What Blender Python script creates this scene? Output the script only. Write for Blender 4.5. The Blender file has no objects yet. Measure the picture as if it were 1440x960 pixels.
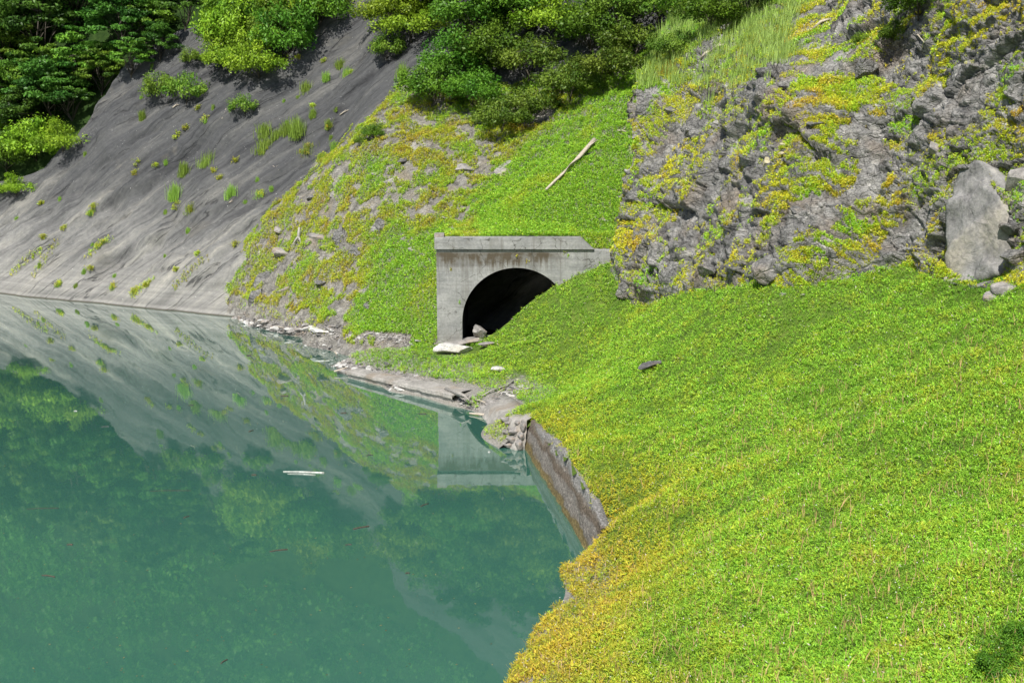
import bpy, bmesh, math, random
import numpy as np
from mathutils import Vector, Matrix
from mathutils.bvhtree import BVHTree

random.seed(7)
rng = np.random.default_rng(11)
SC = bpy.context.scene
COL = SC.collection

# ------------------------------------------------------------------ camera
CAM = np.array([0.0, 0.0, 15.0])
F = 1700.0
PITCH = math.atan(0.1924)
cam_d = bpy.data.cameras.new('camera')
cam = bpy.data.objects.new('camera', cam_d)
COL.objects.link(cam)
cam.location = CAM
cam.rotation_euler = (math.pi / 2 - PITCH, 0, 0)
cam_d.sensor_width = 36.0
cam_d.lens = F / 1440 * 36
cam_d.clip_start = 0.1
cam_d.clip_end = 2000
SC.camera = cam

# ------------------------------------------------------------------ sky, sun, exposure
SUN = Vector((-0.20, -0.58, 0.83)).normalized()
elev = math.asin(SUN.z)
rot = math.atan2(SUN.x, SUN.y)
w = bpy.data.worlds.new('World')
SC.world = w
w.use_nodes = True
nt = w.node_tree
bg = nt.nodes['Background']
sky = nt.nodes.new('ShaderNodeTexSky')
sky.sky_type = 'NISHITA'
sky.sun_disc = False
sky.sun_elevation = elev
sky.sun_rotation = rot
nt.links.new(sky.outputs[0], bg.inputs[0])
bg.inputs[1].default_value = 0.085
sl = bpy.data.lights.new('sun', 'SUN')
sl.energy = 4.6
sl.angle = math.radians(0.5)
sl.color = (1.0, 0.96, 0.88)
so = bpy.data.objects.new('sun', sl)
COL.objects.link(so)
so.location = (20, -30, 60)
so.rotation_euler = (-SUN).to_track_quat('-Z', 'Y').to_euler()
SC.view_settings.view_transform = 'Standard'
SC.view_settings.look = 'None'
SC.view_settings.gamma = 1.0
SC.view_settings.exposure = 0.52
SC.render.engine = 'CYCLES'
SC.cycles.use_denoising = True
SC.cycles.max_bounces = 6
SC.cycles.diffuse_bounces = 2
SC.cycles.glossy_bounces = 3
SC.cycles.transmission_bounces = 2
SC.cycles.transparent_max_bounces = 4
SC.cycles.use_adaptive_sampling = True
SC.cycles.adaptive_threshold = 0.02

# ------------------------------------------------------------------ helpers: rays and points
def ray(u, v):
    cx, cy = (u - 720.0) / F, (480.0 - v) / F
    return np.array([cx, math.cos(PITCH) + cy * math.sin(PITCH), -math.sin(PITCH) + cy * math.cos(PITCH)])

def P(u, v, Y):
    d = ray(u, v)
    return CAM + d * (Y / d[1])

def W(u, v, z=0.0):
    d = ray(u, v)
    return CAM + d * ((z - CAM[2]) / d[2])

def sstep(a, b, x):
    t = np.clip((x - a) / (b - a), 0, 1)
    return t * t * (3 - 2 * t)

# ------------------------------------------------------------------ helpers: noise
_prng = np.random.default_rng(5)
PERM = _prng.permutation(4096)
GR = _prng.normal(size=(4096, 3)); GR /= np.linalg.norm(GR, axis=1)[:, None]
RND = _prng.random((4096, 4))

def hsh(i, j, k):
    return PERM[(PERM[(PERM[i & 4095] + j) & 4095] + k) & 4095]

def noise(p, seed=0):
    p = p + seed * 17.31
    f = np.floor(p).astype(np.int64); r = p - f
    s = r * r * r * (r * (r * 6 - 15) + 10)
    out = np.zeros(len(p))
    for dx in (0, 1):
        for dy in (0, 1):
            for dz in (0, 1):
                g = GR[hsh(f[:, 0] + dx, f[:, 1] + dy, f[:, 2] + dz)]
                d = (g * (r - np.array([dx, dy, dz]))).sum(1)
                wx = s[:, 0] if dx else 1 - s[:, 0]
                wy = s[:, 1] if dy else 1 - s[:, 1]
                wz = s[:, 2] if dz else 1 - s[:, 2]
                out += d * wx * wy * wz
    return out * 1.6

def fbm(p, octv=4, seed=0, gain=0.5, lac=2.03):
    o = np.zeros(len(p)); a = 1.0; t = 0
    for i in range(octv):
        o += a * noise(p * lac ** i, seed + i); t += a; a *= gain
    return o / t

def worley(p, seed=0):
    """distance to nearest and second cell point, plus the cell's own random vector and offset to it"""
    p = p + seed * 9.7
    f = np.floor(p).astype(np.int64)
    n = len(p)
    F1 = np.full(n, 9.0); F2 = np.full(n, 9.0); R = np.zeros((n, 4)); D = np.zeros((n, 3))
    for dx in (-1, 0, 1):
        for dy in (-1, 0, 1):
            for dz in (-1, 0, 1):
                h = hsh(f[:, 0] + dx, f[:, 1] + dy, f[:, 2] + dz)
                c = f + np.array([dx, dy, dz]) + RND[h][:, :3]
                dv = p - c
                d = np.sqrt((dv ** 2).sum(1))
                m = d < F1
                F2 = np.where(m, F1, np.minimum(F2, d))
                F1 = np.where(m, d, F1)
                R[m] = RND[(h[m] * 7 + 3) & 4095]
                D[m] = dv[m]
    return F1, F2, R, D

# ------------------------------------------------------------------ helpers: meshes
def mesh_obj(name, verts, faces, mat, parent=None, cols=None, smooth=False, link=True):
    """faces: (n,k) array, or list of lists; cols: per vertex rgb"""
    me = bpy.data.meshes.new(name)
    verts = np.asarray(verts, dtype=np.float32)
    if isinstance(faces, np.ndarray):
        nf, k = faces.shape
        me.vertices.add(len(verts)); me.vertices.foreach_set('co', verts.ravel())
        me.loops.add(nf * k); me.loops.foreach_set('vertex_index', faces.astype(np.int32).ravel())
        me.polygons.add(nf)
        me.polygons.foreach_set('loop_start', np.arange(0, nf * k, k, dtype=np.int32))
        me.update(calc_edges=True)
    else:
        me.from_pydata([tuple(map(float, v)) for v in verts], [], faces)
    if cols is not None:
        a = me.color_attributes.new('tint', 'FLOAT_COLOR', 'POINT')
        c = np.ones((len(verts), 4), dtype=np.float32); c[:, :3] = cols
        a.data.foreach_set('color', c.ravel())
    if smooth:
        me.polygons.foreach_set('use_smooth', np.ones(len(me.polygons), dtype=bool))
    me.materials.append(mat)
    me.update()
    o = bpy.data.objects.new(name, me)
    if link: COL.objects.link(o)
    if parent is not None: o.parent = parent
    return o

def tag(o, label=None, cat=None, group=None, kind=None):
    if label: o['label'] = label
    if cat: o['category'] = cat
    if group: o['group'] = group
    if kind: o['kind'] = kind
    return o

def empty(name, loc=(0, 0, 0), rz=0.0):
    o = bpy.data.objects.new(name, None); COL.objects.link(o)
    o.empty_display_size = 0.3
    o.location = Vector([float(c) for c in loc]); o.rotation_euler = (0, 0, rz)
    return o

def grid_faces(nr, nc):
    i = np.arange((nr - 1) * (nc - 1)); r = i // (nc - 1); c = i % (nc - 1); a = r * nc + c
    return np.stack([a, a + 1, a + nc + 1, a + nc], 1)

def grid_normals(V):
    du = np.gradient(V, axis=1); dv = np.gradient(V, axis=0)
    n = np.cross(du, dv); n /= np.linalg.norm(n, axis=2)[..., None] + 1e-9
    return n

class MB:
    def __init__(s): s.v = []; s.f = []
    def add(s, vs, fs):
        b = len(s.v); s.v += [tuple(map(float, v)) for v in vs]; s.f += [[b + i for i in f] for f in fs]
    def box(s, x0, x1, y0, y1, z0, z1):
        s.add([(x0, y0, z0), (x1, y0, z0), (x1, y1, z0), (x0, y1, z0), (x0, y0, z1), (x1, y0, z1), (x1, y1, z1), (x0, y1, z1)],
              [(0, 3, 2, 1), (4, 5, 6, 7), (0, 1, 5, 4), (1, 2, 6, 5), (2, 3, 7, 6), (3, 0, 4, 7)])
    def tube(s, pts, rad, n=7, jit=0.0):
        pts = [Vector(tuple(map(float, p))) for p in pts]
        rings = []
        for i, p in enumerate(pts):
            d = (pts[min(i + 1, len(pts) - 1)] - pts[max(i - 1, 0)]).normalized()
            a = d.orthogonal().normalized(); b = d.cross(a)
            rings.append([p + (a * math.cos(t) + b * math.sin(t)) * rad[i] * (1 + random.uniform(-jit, jit)) for t in [2 * math.pi * k / n for k in range(n)]])
        vs = [v for r in rings for v in r]
        fs = []
        for i in range(len(rings) - 1):
            for k in range(n):
                fs.append((i * n + k, i * n + (k + 1) % n, (i + 1) * n + (k + 1) % n, (i + 1) * n + k))
        fs.append(tuple(range(n))[::-1]); fs.append(tuple((len(rings) - 1) * n + k for k in range(n)))
        s.add(vs, fs)
    def build(s, name, mat, parent=None, smooth=False):
        return mesh_obj(name, np.array(s.v), s.f, mat, parent, smooth=smooth)

def leaves(cen, axis, nrm, length, width, fold=0.0):
    """rhombus leaves: base, side, tip, side"""
    n = len(cen)
    axis = axis / (np.linalg.norm(axis, axis=1)[:, None] + 1e-9)
    side = np.cross(axis, nrm); side /= np.linalg.norm(side, axis=1)[:, None] + 1e-9
    nn = np.cross(side, axis)
    L = np.asarray(length).reshape(-1, 1) * np.ones((n, 1)); Wd = np.asarray(width).reshape(-1, 1) * np.ones((n, 1))
    v = np.empty((n, 4, 3))
    v[:, 0] = cen - axis * L * 0.5
    v[:, 1] = cen + side * Wd * 0.5 - axis * L * 0.05 + nn * Wd * fold
    v[:, 2] = cen + axis * L * 0.5
    v[:, 3] = cen - side * Wd * 0.5 - axis * L * 0.05 + nn * Wd * fold
    f = np.arange(n * 4).reshape(n, 4)
    return v.reshape(-1, 3), f

def unit(n):
    v = rng.normal(size=(n, 3)); return v / np.linalg.norm(v, axis=1)[:, None]

# ------------------------------------------------------------------ materials
def new_mat(name):
    m = bpy.data.materials.new(name); m.use_nodes = True
    return m, m.node_tree, m.node_tree.nodes['Principled BSDF']

def N(t, typ, **kw):
    n = t.nodes.new(typ)
    for k, v in kw.items(): setattr(n, k, v)
    return n

def ramp(t, fac, stops):
    r = N(t, 'ShaderNodeValToRGB')
    e = r.color_ramp.elements
    while len(e) < len(stops): e.new(0.5)
    for i, (p, c) in enumerate(stops):
        e[i].position = p; e[i].color = (*c, 1) if len(c) == 3 else c
    t.links.new(fac, r.inputs[0]); return r.outputs[0]

def coords(t, scale=(1, 1, 1), rotv=(0, 0, 0), kind='Object'):
    g = N(t, 'ShaderNodeTexCoord'); m = N(t, 'ShaderNodeMapping')
    m.inputs['Scale'].default_value = scale; m.inputs['Rotation'].default_value = rotv
    t.links.new(g.outputs[kind], m.inputs[0]); return m.outputs[0]

def tnoise(t, vec, scale, detail=6, rough=0.6, dist=0.0):
    n = N(t, 'ShaderNodeTexNoise'); n.inputs['Scale'].default_value = scale
    n.inputs['Detail'].default_value = detail; n.inputs['Roughness'].default_value = rough; n.inputs['Distortion'].default_value = dist
    t.links.new(vec, n.inputs['Vector']); return n.outputs['Fac']

def mixc(t, fac, a, b, mode='MIX'):
    m = N(t, 'ShaderNodeMix', data_type='RGBA', blend_type=mode)
    for s, v in ((m.inputs[0], fac), (m.inputs[6], a), (m.inputs[7], b)):
        if isinstance(v, (float, int)): s.default_value = v
        elif isinstance(v, tuple): s.default_value = (*v, 1)
        else: t.links.new(v, s)
    return m.outputs[2]

def math_n(t, op, a, b=0.0, c=None, clamp=False):
    m = N(t, 'ShaderNodeMath', operation=op); m.use_clamp = clamp
    for s, v in ((m.inputs[0], a), (m.inputs[1], b), (m.inputs[2], c)):
        if v is None: continue
        if isinstance(v, (float, int)): s.default_value = v
        else: t.links.new(v, s)
    return m.outputs[0]

def mapr(t, v, a, b, c=0.0, d=1.0):
    m = N(t, 'ShaderNodeMapRange'); m.interpolation_type = 'SMOOTHSTEP'
    t.links.new(v, m.inputs[0])
    for i, x in enumerate((a, b, c, d)): m.inputs[i + 1].default_value = x
    return m.outputs[0]

def bump(t, h, strength, dist, bs):
    b = N(t, 'ShaderNodeBump'); b.inputs['Strength'].default_value = strength; b.inputs['Distance'].default_value = dist
    t.links.new(h, b.inputs['Height']); t.links.new(b.outputs[0], bs.inputs['Normal']); return b

def leaf_mat(name, trans=0.28, rough=0.5):
    m, t, bs = new_mat(name)
    a = N(t, 'ShaderNodeVertexColor', layer_name='tint')
    g = N(t, 'ShaderNodeObjectInfo')
    hv = N(t, 'ShaderNodeHueSaturation')
    t.links.new(mapr(t, g.outputs['Random'], 0, 1, 0.485, 0.512), hv.inputs['Hue'])
    t.links.new(mapr(t, g.outputs['Random'], 0, 1, 0.8, 1.2), hv.inputs['Value'])
    t.links.new(a.outputs[0], hv.inputs['Color'])
    t.links.new(hv.outputs[0], bs.inputs['Base Color'])
    bs.inputs['Roughness'].default_value = rough
    bs.inputs['Specular IOR Level'].default_value = 0.2
    tr = N(t, 'ShaderNodeBsdfTranslucent'); t.links.new(hv.outputs[0], tr.inputs[0])
    mx = N(t, 'ShaderNodeMixShader'); mx.inputs[0].default_value = trans
    t.links.new(bs.outputs[0], mx.inputs[1]); t.links.new(tr.outputs[0], mx.inputs[2])
    t.links.new(mx.outputs[0], t.nodes['Material Output'].inputs[0])
    return m

def rock_mat(name, dark, mid, light, warm, scale=1.0, bumpd=0.08, crack=False):
    m, t, bs = new_mat(name)
    v = coords(t)
    n1 = tnoise(t, v, 0.9 * scale, 8, 0.68, 0.4)
    n2 = tnoise(t, v, 5.5 * scale, 6, 0.7, 0.2)
    n3 = tnoise(t, v, 0.35 * scale, 4, 0.55)
    c = ramp(t, n1, [(0.32, dark), (0.5, mid), (0.70, light)])
    c = mixc(t, mapr(t, n3, 0.5, 0.72), c, warm)
    c = mixc(t, 0.55, c, ramp(t, n2, [(0.3, (0.35, 0.35, 0.36)), (0.5, (0.92, 0.92, 0.92)), (0.72, (1.5, 1.47, 1.42))]), 'MULTIPLY')
    t.links.new(c, bs.inputs['Base Color'])
    bs.inputs['Roughness'].default_value = 0.88
    bs.inputs['Specular IOR Level'].default_value = 0.25
    h = math_n(t, 'ADD', math_n(t, 'MULTIPLY', n1, 1.6), math_n(t, 'MULTIPLY', n2, 0.5))
    if crack:
        wv = N(t, 'ShaderNodeVectorMath', operation='ADD')
        nn_ = N(t, 'ShaderNodeTexNoise'); nn_.inputs['Scale'].default_value = 1.1; nn_.inputs['Detail'].default_value = 5
        t.links.new(v, nn_.inputs['Vector'])
        ms = N(t, 'ShaderNodeVectorMath', operation='SCALE'); ms.inputs['Scale'].default_value = 0.7
        t.links.new(nn_.outputs['Color'], ms.inputs[0]); t.links.new(coords(t, (0.75, 1.0, 1.35), (0, math.radians(36), 0)), wv.inputs[0]); t.links.new(ms.outputs[0], wv.inputs[1])
        hs = h; fac = None; ck = 1.0 if crack is True else crack
        for sc_, am_ in ((0.8, 1.3 * ck), (2.6, 0.8 * ck), (6.5, 0.4 * ck)):
            vo = N(t, 'ShaderNodeTexVoronoi', feature='DISTANCE_TO_EDGE'); vo.inputs['Scale'].default_value = sc_
            t.links.new(wv.outputs[0], vo.inputs['Vector'])
            ed = mapr(t, vo.outputs['Distance'], 0.0, 0.07)
            vc = N(t, 'ShaderNodeTexVoronoi'); vc.inputs['Scale'].default_value = sc_; t.links.new(wv.outputs[0], vc.inputs['Vector'])
            sx = N(t, 'ShaderNodeSeparateXYZ'); t.links.new(vc.outputs['Color'], sx.inputs[0])
            hs = math_n(t, 'ADD', hs, math_n(t, 'MULTIPLY', math_n(t, 'ADD', math_n(t, 'MULTIPLY', ed, 0.5), sx.outputs[0]), am_))
            if sc_ > 1: fac = ed if fac is None else math_n(t, 'MULTIPLY', fac, ed)
            c = mixc(t, 0.25 * ck, c, ramp(t, sx.outputs[1], [(0.0, (0.62, 0.62, 0.63)), (1.0, (1.3, 1.29, 1.27))]), 'MULTIPLY')
        t.links.new(c, bs.inputs['Base Color'])
        h = hs
    bump(t, h, 0.9, bumpd, bs)
    return m

M_rock = rock_mat('cliff rock', (0.085, 0.083, 0.082), (0.235, 0.231, 0.224), (0.43, 0.42, 0.40), (0.26, 0.22, 0.18), 1.0, 0.12, True)
M_stone = rock_mat('shore stone', (0.13, 0.125, 0.12), (0.27, 0.255, 0.245), (0.42, 0.40, 0.385), (0.29, 0.235, 0.19), 2.2, 0.05)
M_slab = rock_mat('smooth slab rock', (0.12, 0.118, 0.116), (0.235, 0.23, 0.225), (0.36, 0.35, 0.34), (0.32, 0.295, 0.25), 0.8, 0.06, 0.2)
M_mortar = rock_mat('rough mortar', (0.20, 0.19, 0.18), (0.30, 0.285, 0.265), (0.38, 0.36, 0.34), (0.26, 0.22, 0.18), 1.5, 0.03)
M_pale = rock_mat('pale stone', (0.34, 0.33, 0.32), (0.52, 0.51, 0.49), (0.7, 0.69, 0.67), (0.5, 0.46, 0.4), 2.2, 0.05)
M_darkstone = rock_mat('dark stone', (0.05, 0.05, 0.052), (0.11, 0.108, 0.11), (0.2, 0.198, 0.2), (0.12, 0.1, 0.085), 2.2, 0.05)
M_yellowstone = rock_mat('buff stone', (0.32, 0.28, 0.18), (0.46, 0.41, 0.27), (0.6, 0.56, 0.42), (0.4, 0.36, 0.25), 2.2, 0.05)

# big bare slope: dark weathered rock, paler band the lake washes
M_bare, t, bs = new_mat('bare slope rock')
v = coords(t)
g = N(t, 'ShaderNodeTexCoord'); sp = N(t, 'ShaderNodeSeparateXYZ'); t.links.new(g.outputs['Object'], sp.inputs[0])
at = N(t, 'ShaderNodeAttribute', attribute_name='bedding')
st = tnoise(t, at.outputs['Vector'], 1.0, 8, 0.66, 0.25)
n1 = tnoise(t, v, 0.22, 5, 0.6, 0.5); n2 = tnoise(t, v, 3.2, 8, 0.72)
hz = math_n(t, 'ADD', sp.outputs[2], math_n(t, 'MULTIPLY', math_n(t, 'SUBTRACT', n1, 0.5), 9.0))
base = mixc(t, mapr(t, hz, 0.5, 11.0), (0.23, 0.228, 0.215), (0.072, 0.074, 0.076))
base = mixc(t, 0.85, base, ramp(t, st, [(0.36, (0.42, 0.42, 0.45)), (0.46, (0.88, 0.88, 0.90)), (0.54, (1.02, 1.01, 1.0)), (0.64, (1.6, 1.54, 1.44))]), 'MULTIPLY')
base = mixc(t, 0.6, base, ramp(t, n2, [(0.3, (0.55, 0.55, 0.56)), (0.52, (1, 1, 1)), (0.72, (1.35, 1.32, 1.28))]), 'MULTIPLY')
base = mixc(t, mapr(t, n1, 0.60, 0.75, 0, .6), base, (0.14, 0.13, 0.11))
zb_ = math_n(t, 'ADD', sp.outputs[2], math_n(t, 'MULTIPLY', n1, 0.5))
bnd = tnoise(t, coords(t, (0.01, 0.01, 2.6)), 1.0, 3, .7)
base = mixc(t, mapr(t, sp.outputs[2], 4.5, 0.5, 0, .55), base, ramp(t, bnd, [(.35, (0.12, 0.118, 0.11)), (.65, (0.27, 0.262, 0.245))]))
sth = tnoise(t, at.outputs['Vector'], 5.0, 9, 0.8, 0.1)
base = mixc(t, 0.45, base, ramp(t, sth, [(0.36, (0.5, 0.5, 0.51)), (0.5, (0.98, 0.98, 0.98)), (0.64, (1.4, 1.37, 1.3))]), 'MULTIPLY')
vcr = N(t, 'ShaderNodeTexVoronoi', feature='DISTANCE_TO_EDGE'); vcr.inputs['Scale'].default_value = 0.8
wcr = N(t, 'ShaderNodeVectorMath', operation='ADD'); ncr = N(t, 'ShaderNodeTexNoise'); ncr.inputs['Scale'].default_value = 2.0; ncr.inputs['Detail'].default_value = 6
t.links.new(at.outputs['Vector'], ncr.inputs['Vector']); t.links.new(at.outputs['Vector'], wcr.inputs[0]); t.links.new(ncr.outputs['Color'], wcr.inputs[1]); t.links.new(wcr.outputs[0], vcr.inputs['Vector'])
crk = mapr(t, vcr.outputs['Distance'], 0.0, 0.02)
base = mixc(t, math_n(t, 'MULTIPLY', math_n(t, 'SUBTRACT', 1.0, crk), mapr(t, n1, .4, .6, 0, .8)), base, (0.03, 0.03, 0.032))
spk = tnoise(t, v, 9.0, 2, 0.5)
base = mixc(t, mapr(t, spk, 0.735, 0.76), base, (0.5, 0.5, 0.48))
foot = mapr(t, sp.outputs[2], 0.02, 0.12)
base = mixc(t, foot, (0.07, 0.065, 0.05), base)
t.links.new(base, bs.inputs['Base Color']); bs.inputs['Roughness'].default_value = 0.85; bs.inputs['Specular IOR Level'].default_value = 0.3
bump(t, math_n(t, 'ADD', math_n(t, 'ADD', math_n(t, 'MULTIPLY', st, 1.0), math_n(t, 'MULTIPLY', sth, 0.6)), math_n(t, 'ADD', math_n(t, 'MULTIPLY', n2, 0.6), math_n(t, 'MULTIPLY', crk, 0.4))), 0.8, 0.15, bs)

def soil_mat(name, a, b, c, shore=False):
    m, t, bs = new_mat(name)
    v = coords(t)
    n1 = tnoise(t, v, 1.3, 8, 0.7); n2 = tnoise(t, v, 14, 5, 0.7)
    col = ramp(t, n1, [(0.3, a), (0.5, b), (0.7, c)])
    col = mixc(t, 0.6, col, ramp(t, n2, [(0.3, (0.4, 0.4, 0.4)), (0.7, (1.5, 1.5, 1.5))]), 'MULTIPLY')
    if shore:
        g = N(t, 'ShaderNodeTexCoord'); sp = N(t, 'ShaderNodeSeparateXYZ'); t.links.new(g.outputs['Object'], sp.inputs[0])
        zz = math_n(t, 'ADD', sp.outputs[2], math_n(t, 'MULTIPLY', n1, 0.5))
        gv = ramp(t, n2, [(0.3, (0.10, 0.095, 0.085)), (0.5, (0.22, 0.21, 0.19)), (0.7, (0.36, 0.34, 0.31))])
        col = mixc(t, mapr(t, zz, 1.25, 0.95), col, gv)
    t.links.new(col, bs.inputs['Base Color']); bs.inputs['Roughness'].default_value = 0.95; bs.inputs['Specular IOR Level'].default_value = 0.1
    bump(t, math_n(t, 'ADD', n1, n2), 0.8, 0.06, bs)
    return m
M_soil = soil_mat('grassy soil', (0.05, 0.085, 0.018), (0.085, 0.14, 0.022), (0.13, 0.17, 0.035), True)
M_scree = rock_mat('scree', (0.09, 0.086, 0.078), (0.22, 0.21, 0.19), (0.36, 0.345, 0.315), (0.25, 0.22, 0.17), 1.8, 0.10, 0.8)
M_forestfloor = soil_mat('wooded hill soil', (0.012, 0.028, 0.008), (0.025, 0.05, 0.012), (0.045, 0.08, 0.02))

# concrete of the portal: board marks, brown stain under the cornice
M_conc, t, bs = new_mat('weathered concrete')
v = coords(t)
g = N(t, 'ShaderNodeTexCoord'); sp = N(t, 'ShaderNodeSeparateXYZ'); t.links.new(g.outputs['Object'], sp.inputs[0])
n1 = tnoise(t, v, 0.8, 8, 0.65); n2 = tnoise(t, v, 7, 6, 0.7)
vb = coords(t, (0.22, 0.22, 5.5)); nb = tnoise(t, vb, 1.0, 4, 0.6)
vv = coords(t, (4.0, 1.0, 0.35)); nv = tnoise(t, vv, 1.0, 5, 0.65)
c = ramp(t, n1, [(0.3, (0.19, 0.195, 0.195)), (0.55, (0.29, 0.29, 0.285)), (0.75, (0.38, 0.38, 0.37))])
c = mixc(t, 0.7, c, ramp(t, nb, [(0.32, (0.68, 0.68, 0.69)), (0.5, (1, 1, 1)), (0.7, (1.18, 1.17, 1.15))]), 'MULTIPLY')
c = mixc(t, 0.5, c, ramp(t, n2, [(0.3, (0.5, 0.5, 0.5)), (0.7, (1.35, 1.35, 1.33))]), 'MULTIPLY')
blot = tnoise(t, coords(t, (1, 1, .6)), 0.55, 6, .7, .4)
c = mixc(t, mapr(t, blot, .5, .66, 0, .55), c, (0.17, 0.165, 0.15))
zz = math_n(t, 'ADD', sp.outputs[2], math_n(t, 'MULTIPLY', math_n(t, 'SUBTRACT', nv, 0.5), 2.4))
sta = math_n(t, 'MULTIPLY', mapr(t, zz, 5.5, 6.5), mapr(t, sp.outputs[2], 6.78, 6.6))
sta = math_n(t, 'MULTIPLY', sta, mapr(t, sp.outputs[0], 3.4, 1.2))
sta = math_n(t, 'MULTIPLY', sta, math_n(t, 'ADD', mapr(t, n1, .35, .6), .35), None, True)
c = mixc(t, sta, c, (0.085, 0.07, 0.05))
drip = tnoise(t, coords(t, (3.2, 1.0, 0.10)), 1.0, 5, 0.7)
c = mixc(t, math_n(t, 'MULTIPLY', mapr(t, drip, .55, .66, 0, .5), mapr(t, sp.outputs[2], 1.5, 6.0)), c, (0.12, 0.11, 0.095))
vk = N(t, 'ShaderNodeTexVoronoi', feature='DISTANCE_TO_EDGE'); vk.inputs['Scale'].default_value = 0.55
wk = N(t, 'ShaderNodeVectorMath', operation='ADD'); nk = N(t, 'ShaderNodeTexNoise'); nk.inputs['Scale'].default_value = 1.3; nk.inputs['Detail'].default_value = 7
t.links.new(v, nk.inputs['Vector']); t.links.new(v, wk.inputs[0]); t.links.new(nk.outputs['Color'], wk.inputs[1]); t.links.new(wk.outputs[0], vk.inputs['Vector'])
c = mixc(t, math_n(t, 'MULTIPLY', mapr(t, vk.outputs['Distance'], .012, .004), mapr(t, blot, .42, .52, 0, .8)), c, (0.06, 0.058, 0.05))
low = mapr(t, zz, 2.2, 0.6)
c = mixc(t, math_n(t, 'MULTIPLY', low, 0.35), c, (0.27, 0.24, 0.19))
t.links.new(c, bs.inputs['Base Color']); bs.inputs['Roughness'].default_value = 0.9; bs.inputs['Specular IOR Level'].default_value = 0.2
bump(t, math_n(t, 'ADD', math_n(t, 'MULTIPLY', nb, 0.8), math_n(t, 'MULTIPLY', n2, 0.4)), 0.6, 0.04, bs)

# retaining wall: rough concrete, brown grime and an olive tide line
M_rwall, t, bs = new_mat('grimy concrete')
v = coords(t)
g = N(t, 'ShaderNodeTexCoord'); sp = N(t, 'ShaderNodeSeparateXYZ'); t.links.new(g.outputs['Object'], sp.inputs[0])
n1 = tnoise(t, v, 1.3, 7, 0.7); n2 = tnoise(t, v, 11, 6, 0.75); n3 = tnoise(t, coords(t, (1, 0.35, 2.2)), 1.2, 5, 0.6)
zz = math_n(t, 'ADD', sp.outputs[2], math_n(t, 'MULTIPLY', math_n(t, 'SUBTRACT', n3, 0.5), 0.9))
c = ramp(t, zz, [(0.0, (0.20, 0.16, 0.07)), (0.16, (0.17, 0.13, 0.06)), (0.24, (0.20, 0.18, 0.16)), (0.5, (0.24, 0.22, 0.20)), (0.62, (0.14, 0.11, 0.085)), (0.74, (0.19, 0.155, 0.125)), (0.84, (0.27, 0.26, 0.25)), (1.0, (0.30, 0.29, 0.28))])
zs = [n for n in t.nodes if n.type == 'VALTORGB'][0]
t.links.new(math_n(t, 'MULTIPLY', zz, 0.62), zs.inputs[0])
c = mixc(t, 0.8, c, ramp(t, n2, [(0.34, (0.22, 0.21, 0.2)), (0.5, (0.85, 0.85, 0.85)), (0.63, (1.9, 1.9, 1.9))]), 'MULTIPLY')
t.links.new(c, bs.inputs['Base Color']); bs.inputs['Roughness'].default_value = 0.9; bs.inputs['Specular IOR Level'].default_value = 0.2
bump(t, math_n(t, 'ADD', n1, n2), 1.0, 0.13, bs)

# lake: murky teal body under a mirror-like skin
M_water, t, bs = new_mat('lake water')
bs.inputs['Roughness'].default_value = 0.015
bs.inputs['IOR'].default_value = 2.25
bs.inputs['Specular IOR Level'].default_value = 0.5
v = coords(t)
nw = tnoise(t, v, 0.06, 3, 0.5)
c = ramp(t, nw, [(0.3, (0.033, 0.108, 0.084)), (0.7, (0.041, 0.124, 0.097))])
t.links.new(c, bs.inputs['Base Color'])
r1 = tnoise(t, coords(t, (1.0, 0.35, 1)), 2.2, 3, 0.5)
r2 = tnoise(t, coords(t, (1.0, 0.5, 1)), 0.35, 2, 0.5)
wb_ = bump(t, math_n(t, 'ADD', r1, math_n(t, 'MULTIPLY', r2, 2.0)), 0.25, 0.0065, bs)
df = N(t, 'ShaderNodeBsdfDiffuse'); t.links.new(c, df.inputs[0])
gs = N(t, 'ShaderNodeBsdfGlossy'); gs.inputs['Roughness'].default_value = 0.02; gs.inputs[0].default_value = (0.97, 1.0, 0.98, 1); t.links.new(wb_.outputs[0], gs.inputs['Normal'])
fr = N(t, 'ShaderNodeFresnel'); fr.inputs['IOR'].default_value = 1.5; t.links.new(wb_.outputs[0], fr.inputs['Normal'])
mx = N(t, 'ShaderNodeMixShader'); t.links.new(math_n(t, 'MULTIPLY', fr.outputs[0], 1.9, None, True), mx.inputs[0])
t.links.new(df.outputs[0], mx.inputs[1]); t.links.new(gs.outputs[0], mx.inputs[2]); t.links.new(mx.outputs[0], t.nodes['Material Output'].inputs[0])

def wood_mat(name, a, b):
    m, t, bs = new_mat(name)
    n = tnoise(t, coords(t, (8, 8, 8)), 1.2, 6, 0.7); c = ramp(t, n, [(0.3, a), (0.7, b)])
    t.links.new(c, bs.inputs['Base Color']); bs.inputs['Roughness'].default_value = 0.8
    bump(t, n, 0.6, 0.02, bs); return m
M_drift = wood_mat('bleached driftwood', (0.26, 0.21, 0.16), (0.58, 0.52, 0.43))
M_greywood = wood_mat('grey driftwood', (0.22, 0.20, 0.18), (0.42, 0.40, 0.37))
M_brownwood = wood_mat('wet brown wood', (0.03, 0.022, 0.016), (0.085, 0.058, 0.038))
M_bark = wood_mat('bark', (0.035, 0.028, 0.02), (0.10, 0.085, 0.065))
M_leaf = leaf_mat('ground plant leaves', 0.30)
M_tree = leaf_mat('tree leaves', 0.22, 0.45)

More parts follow.
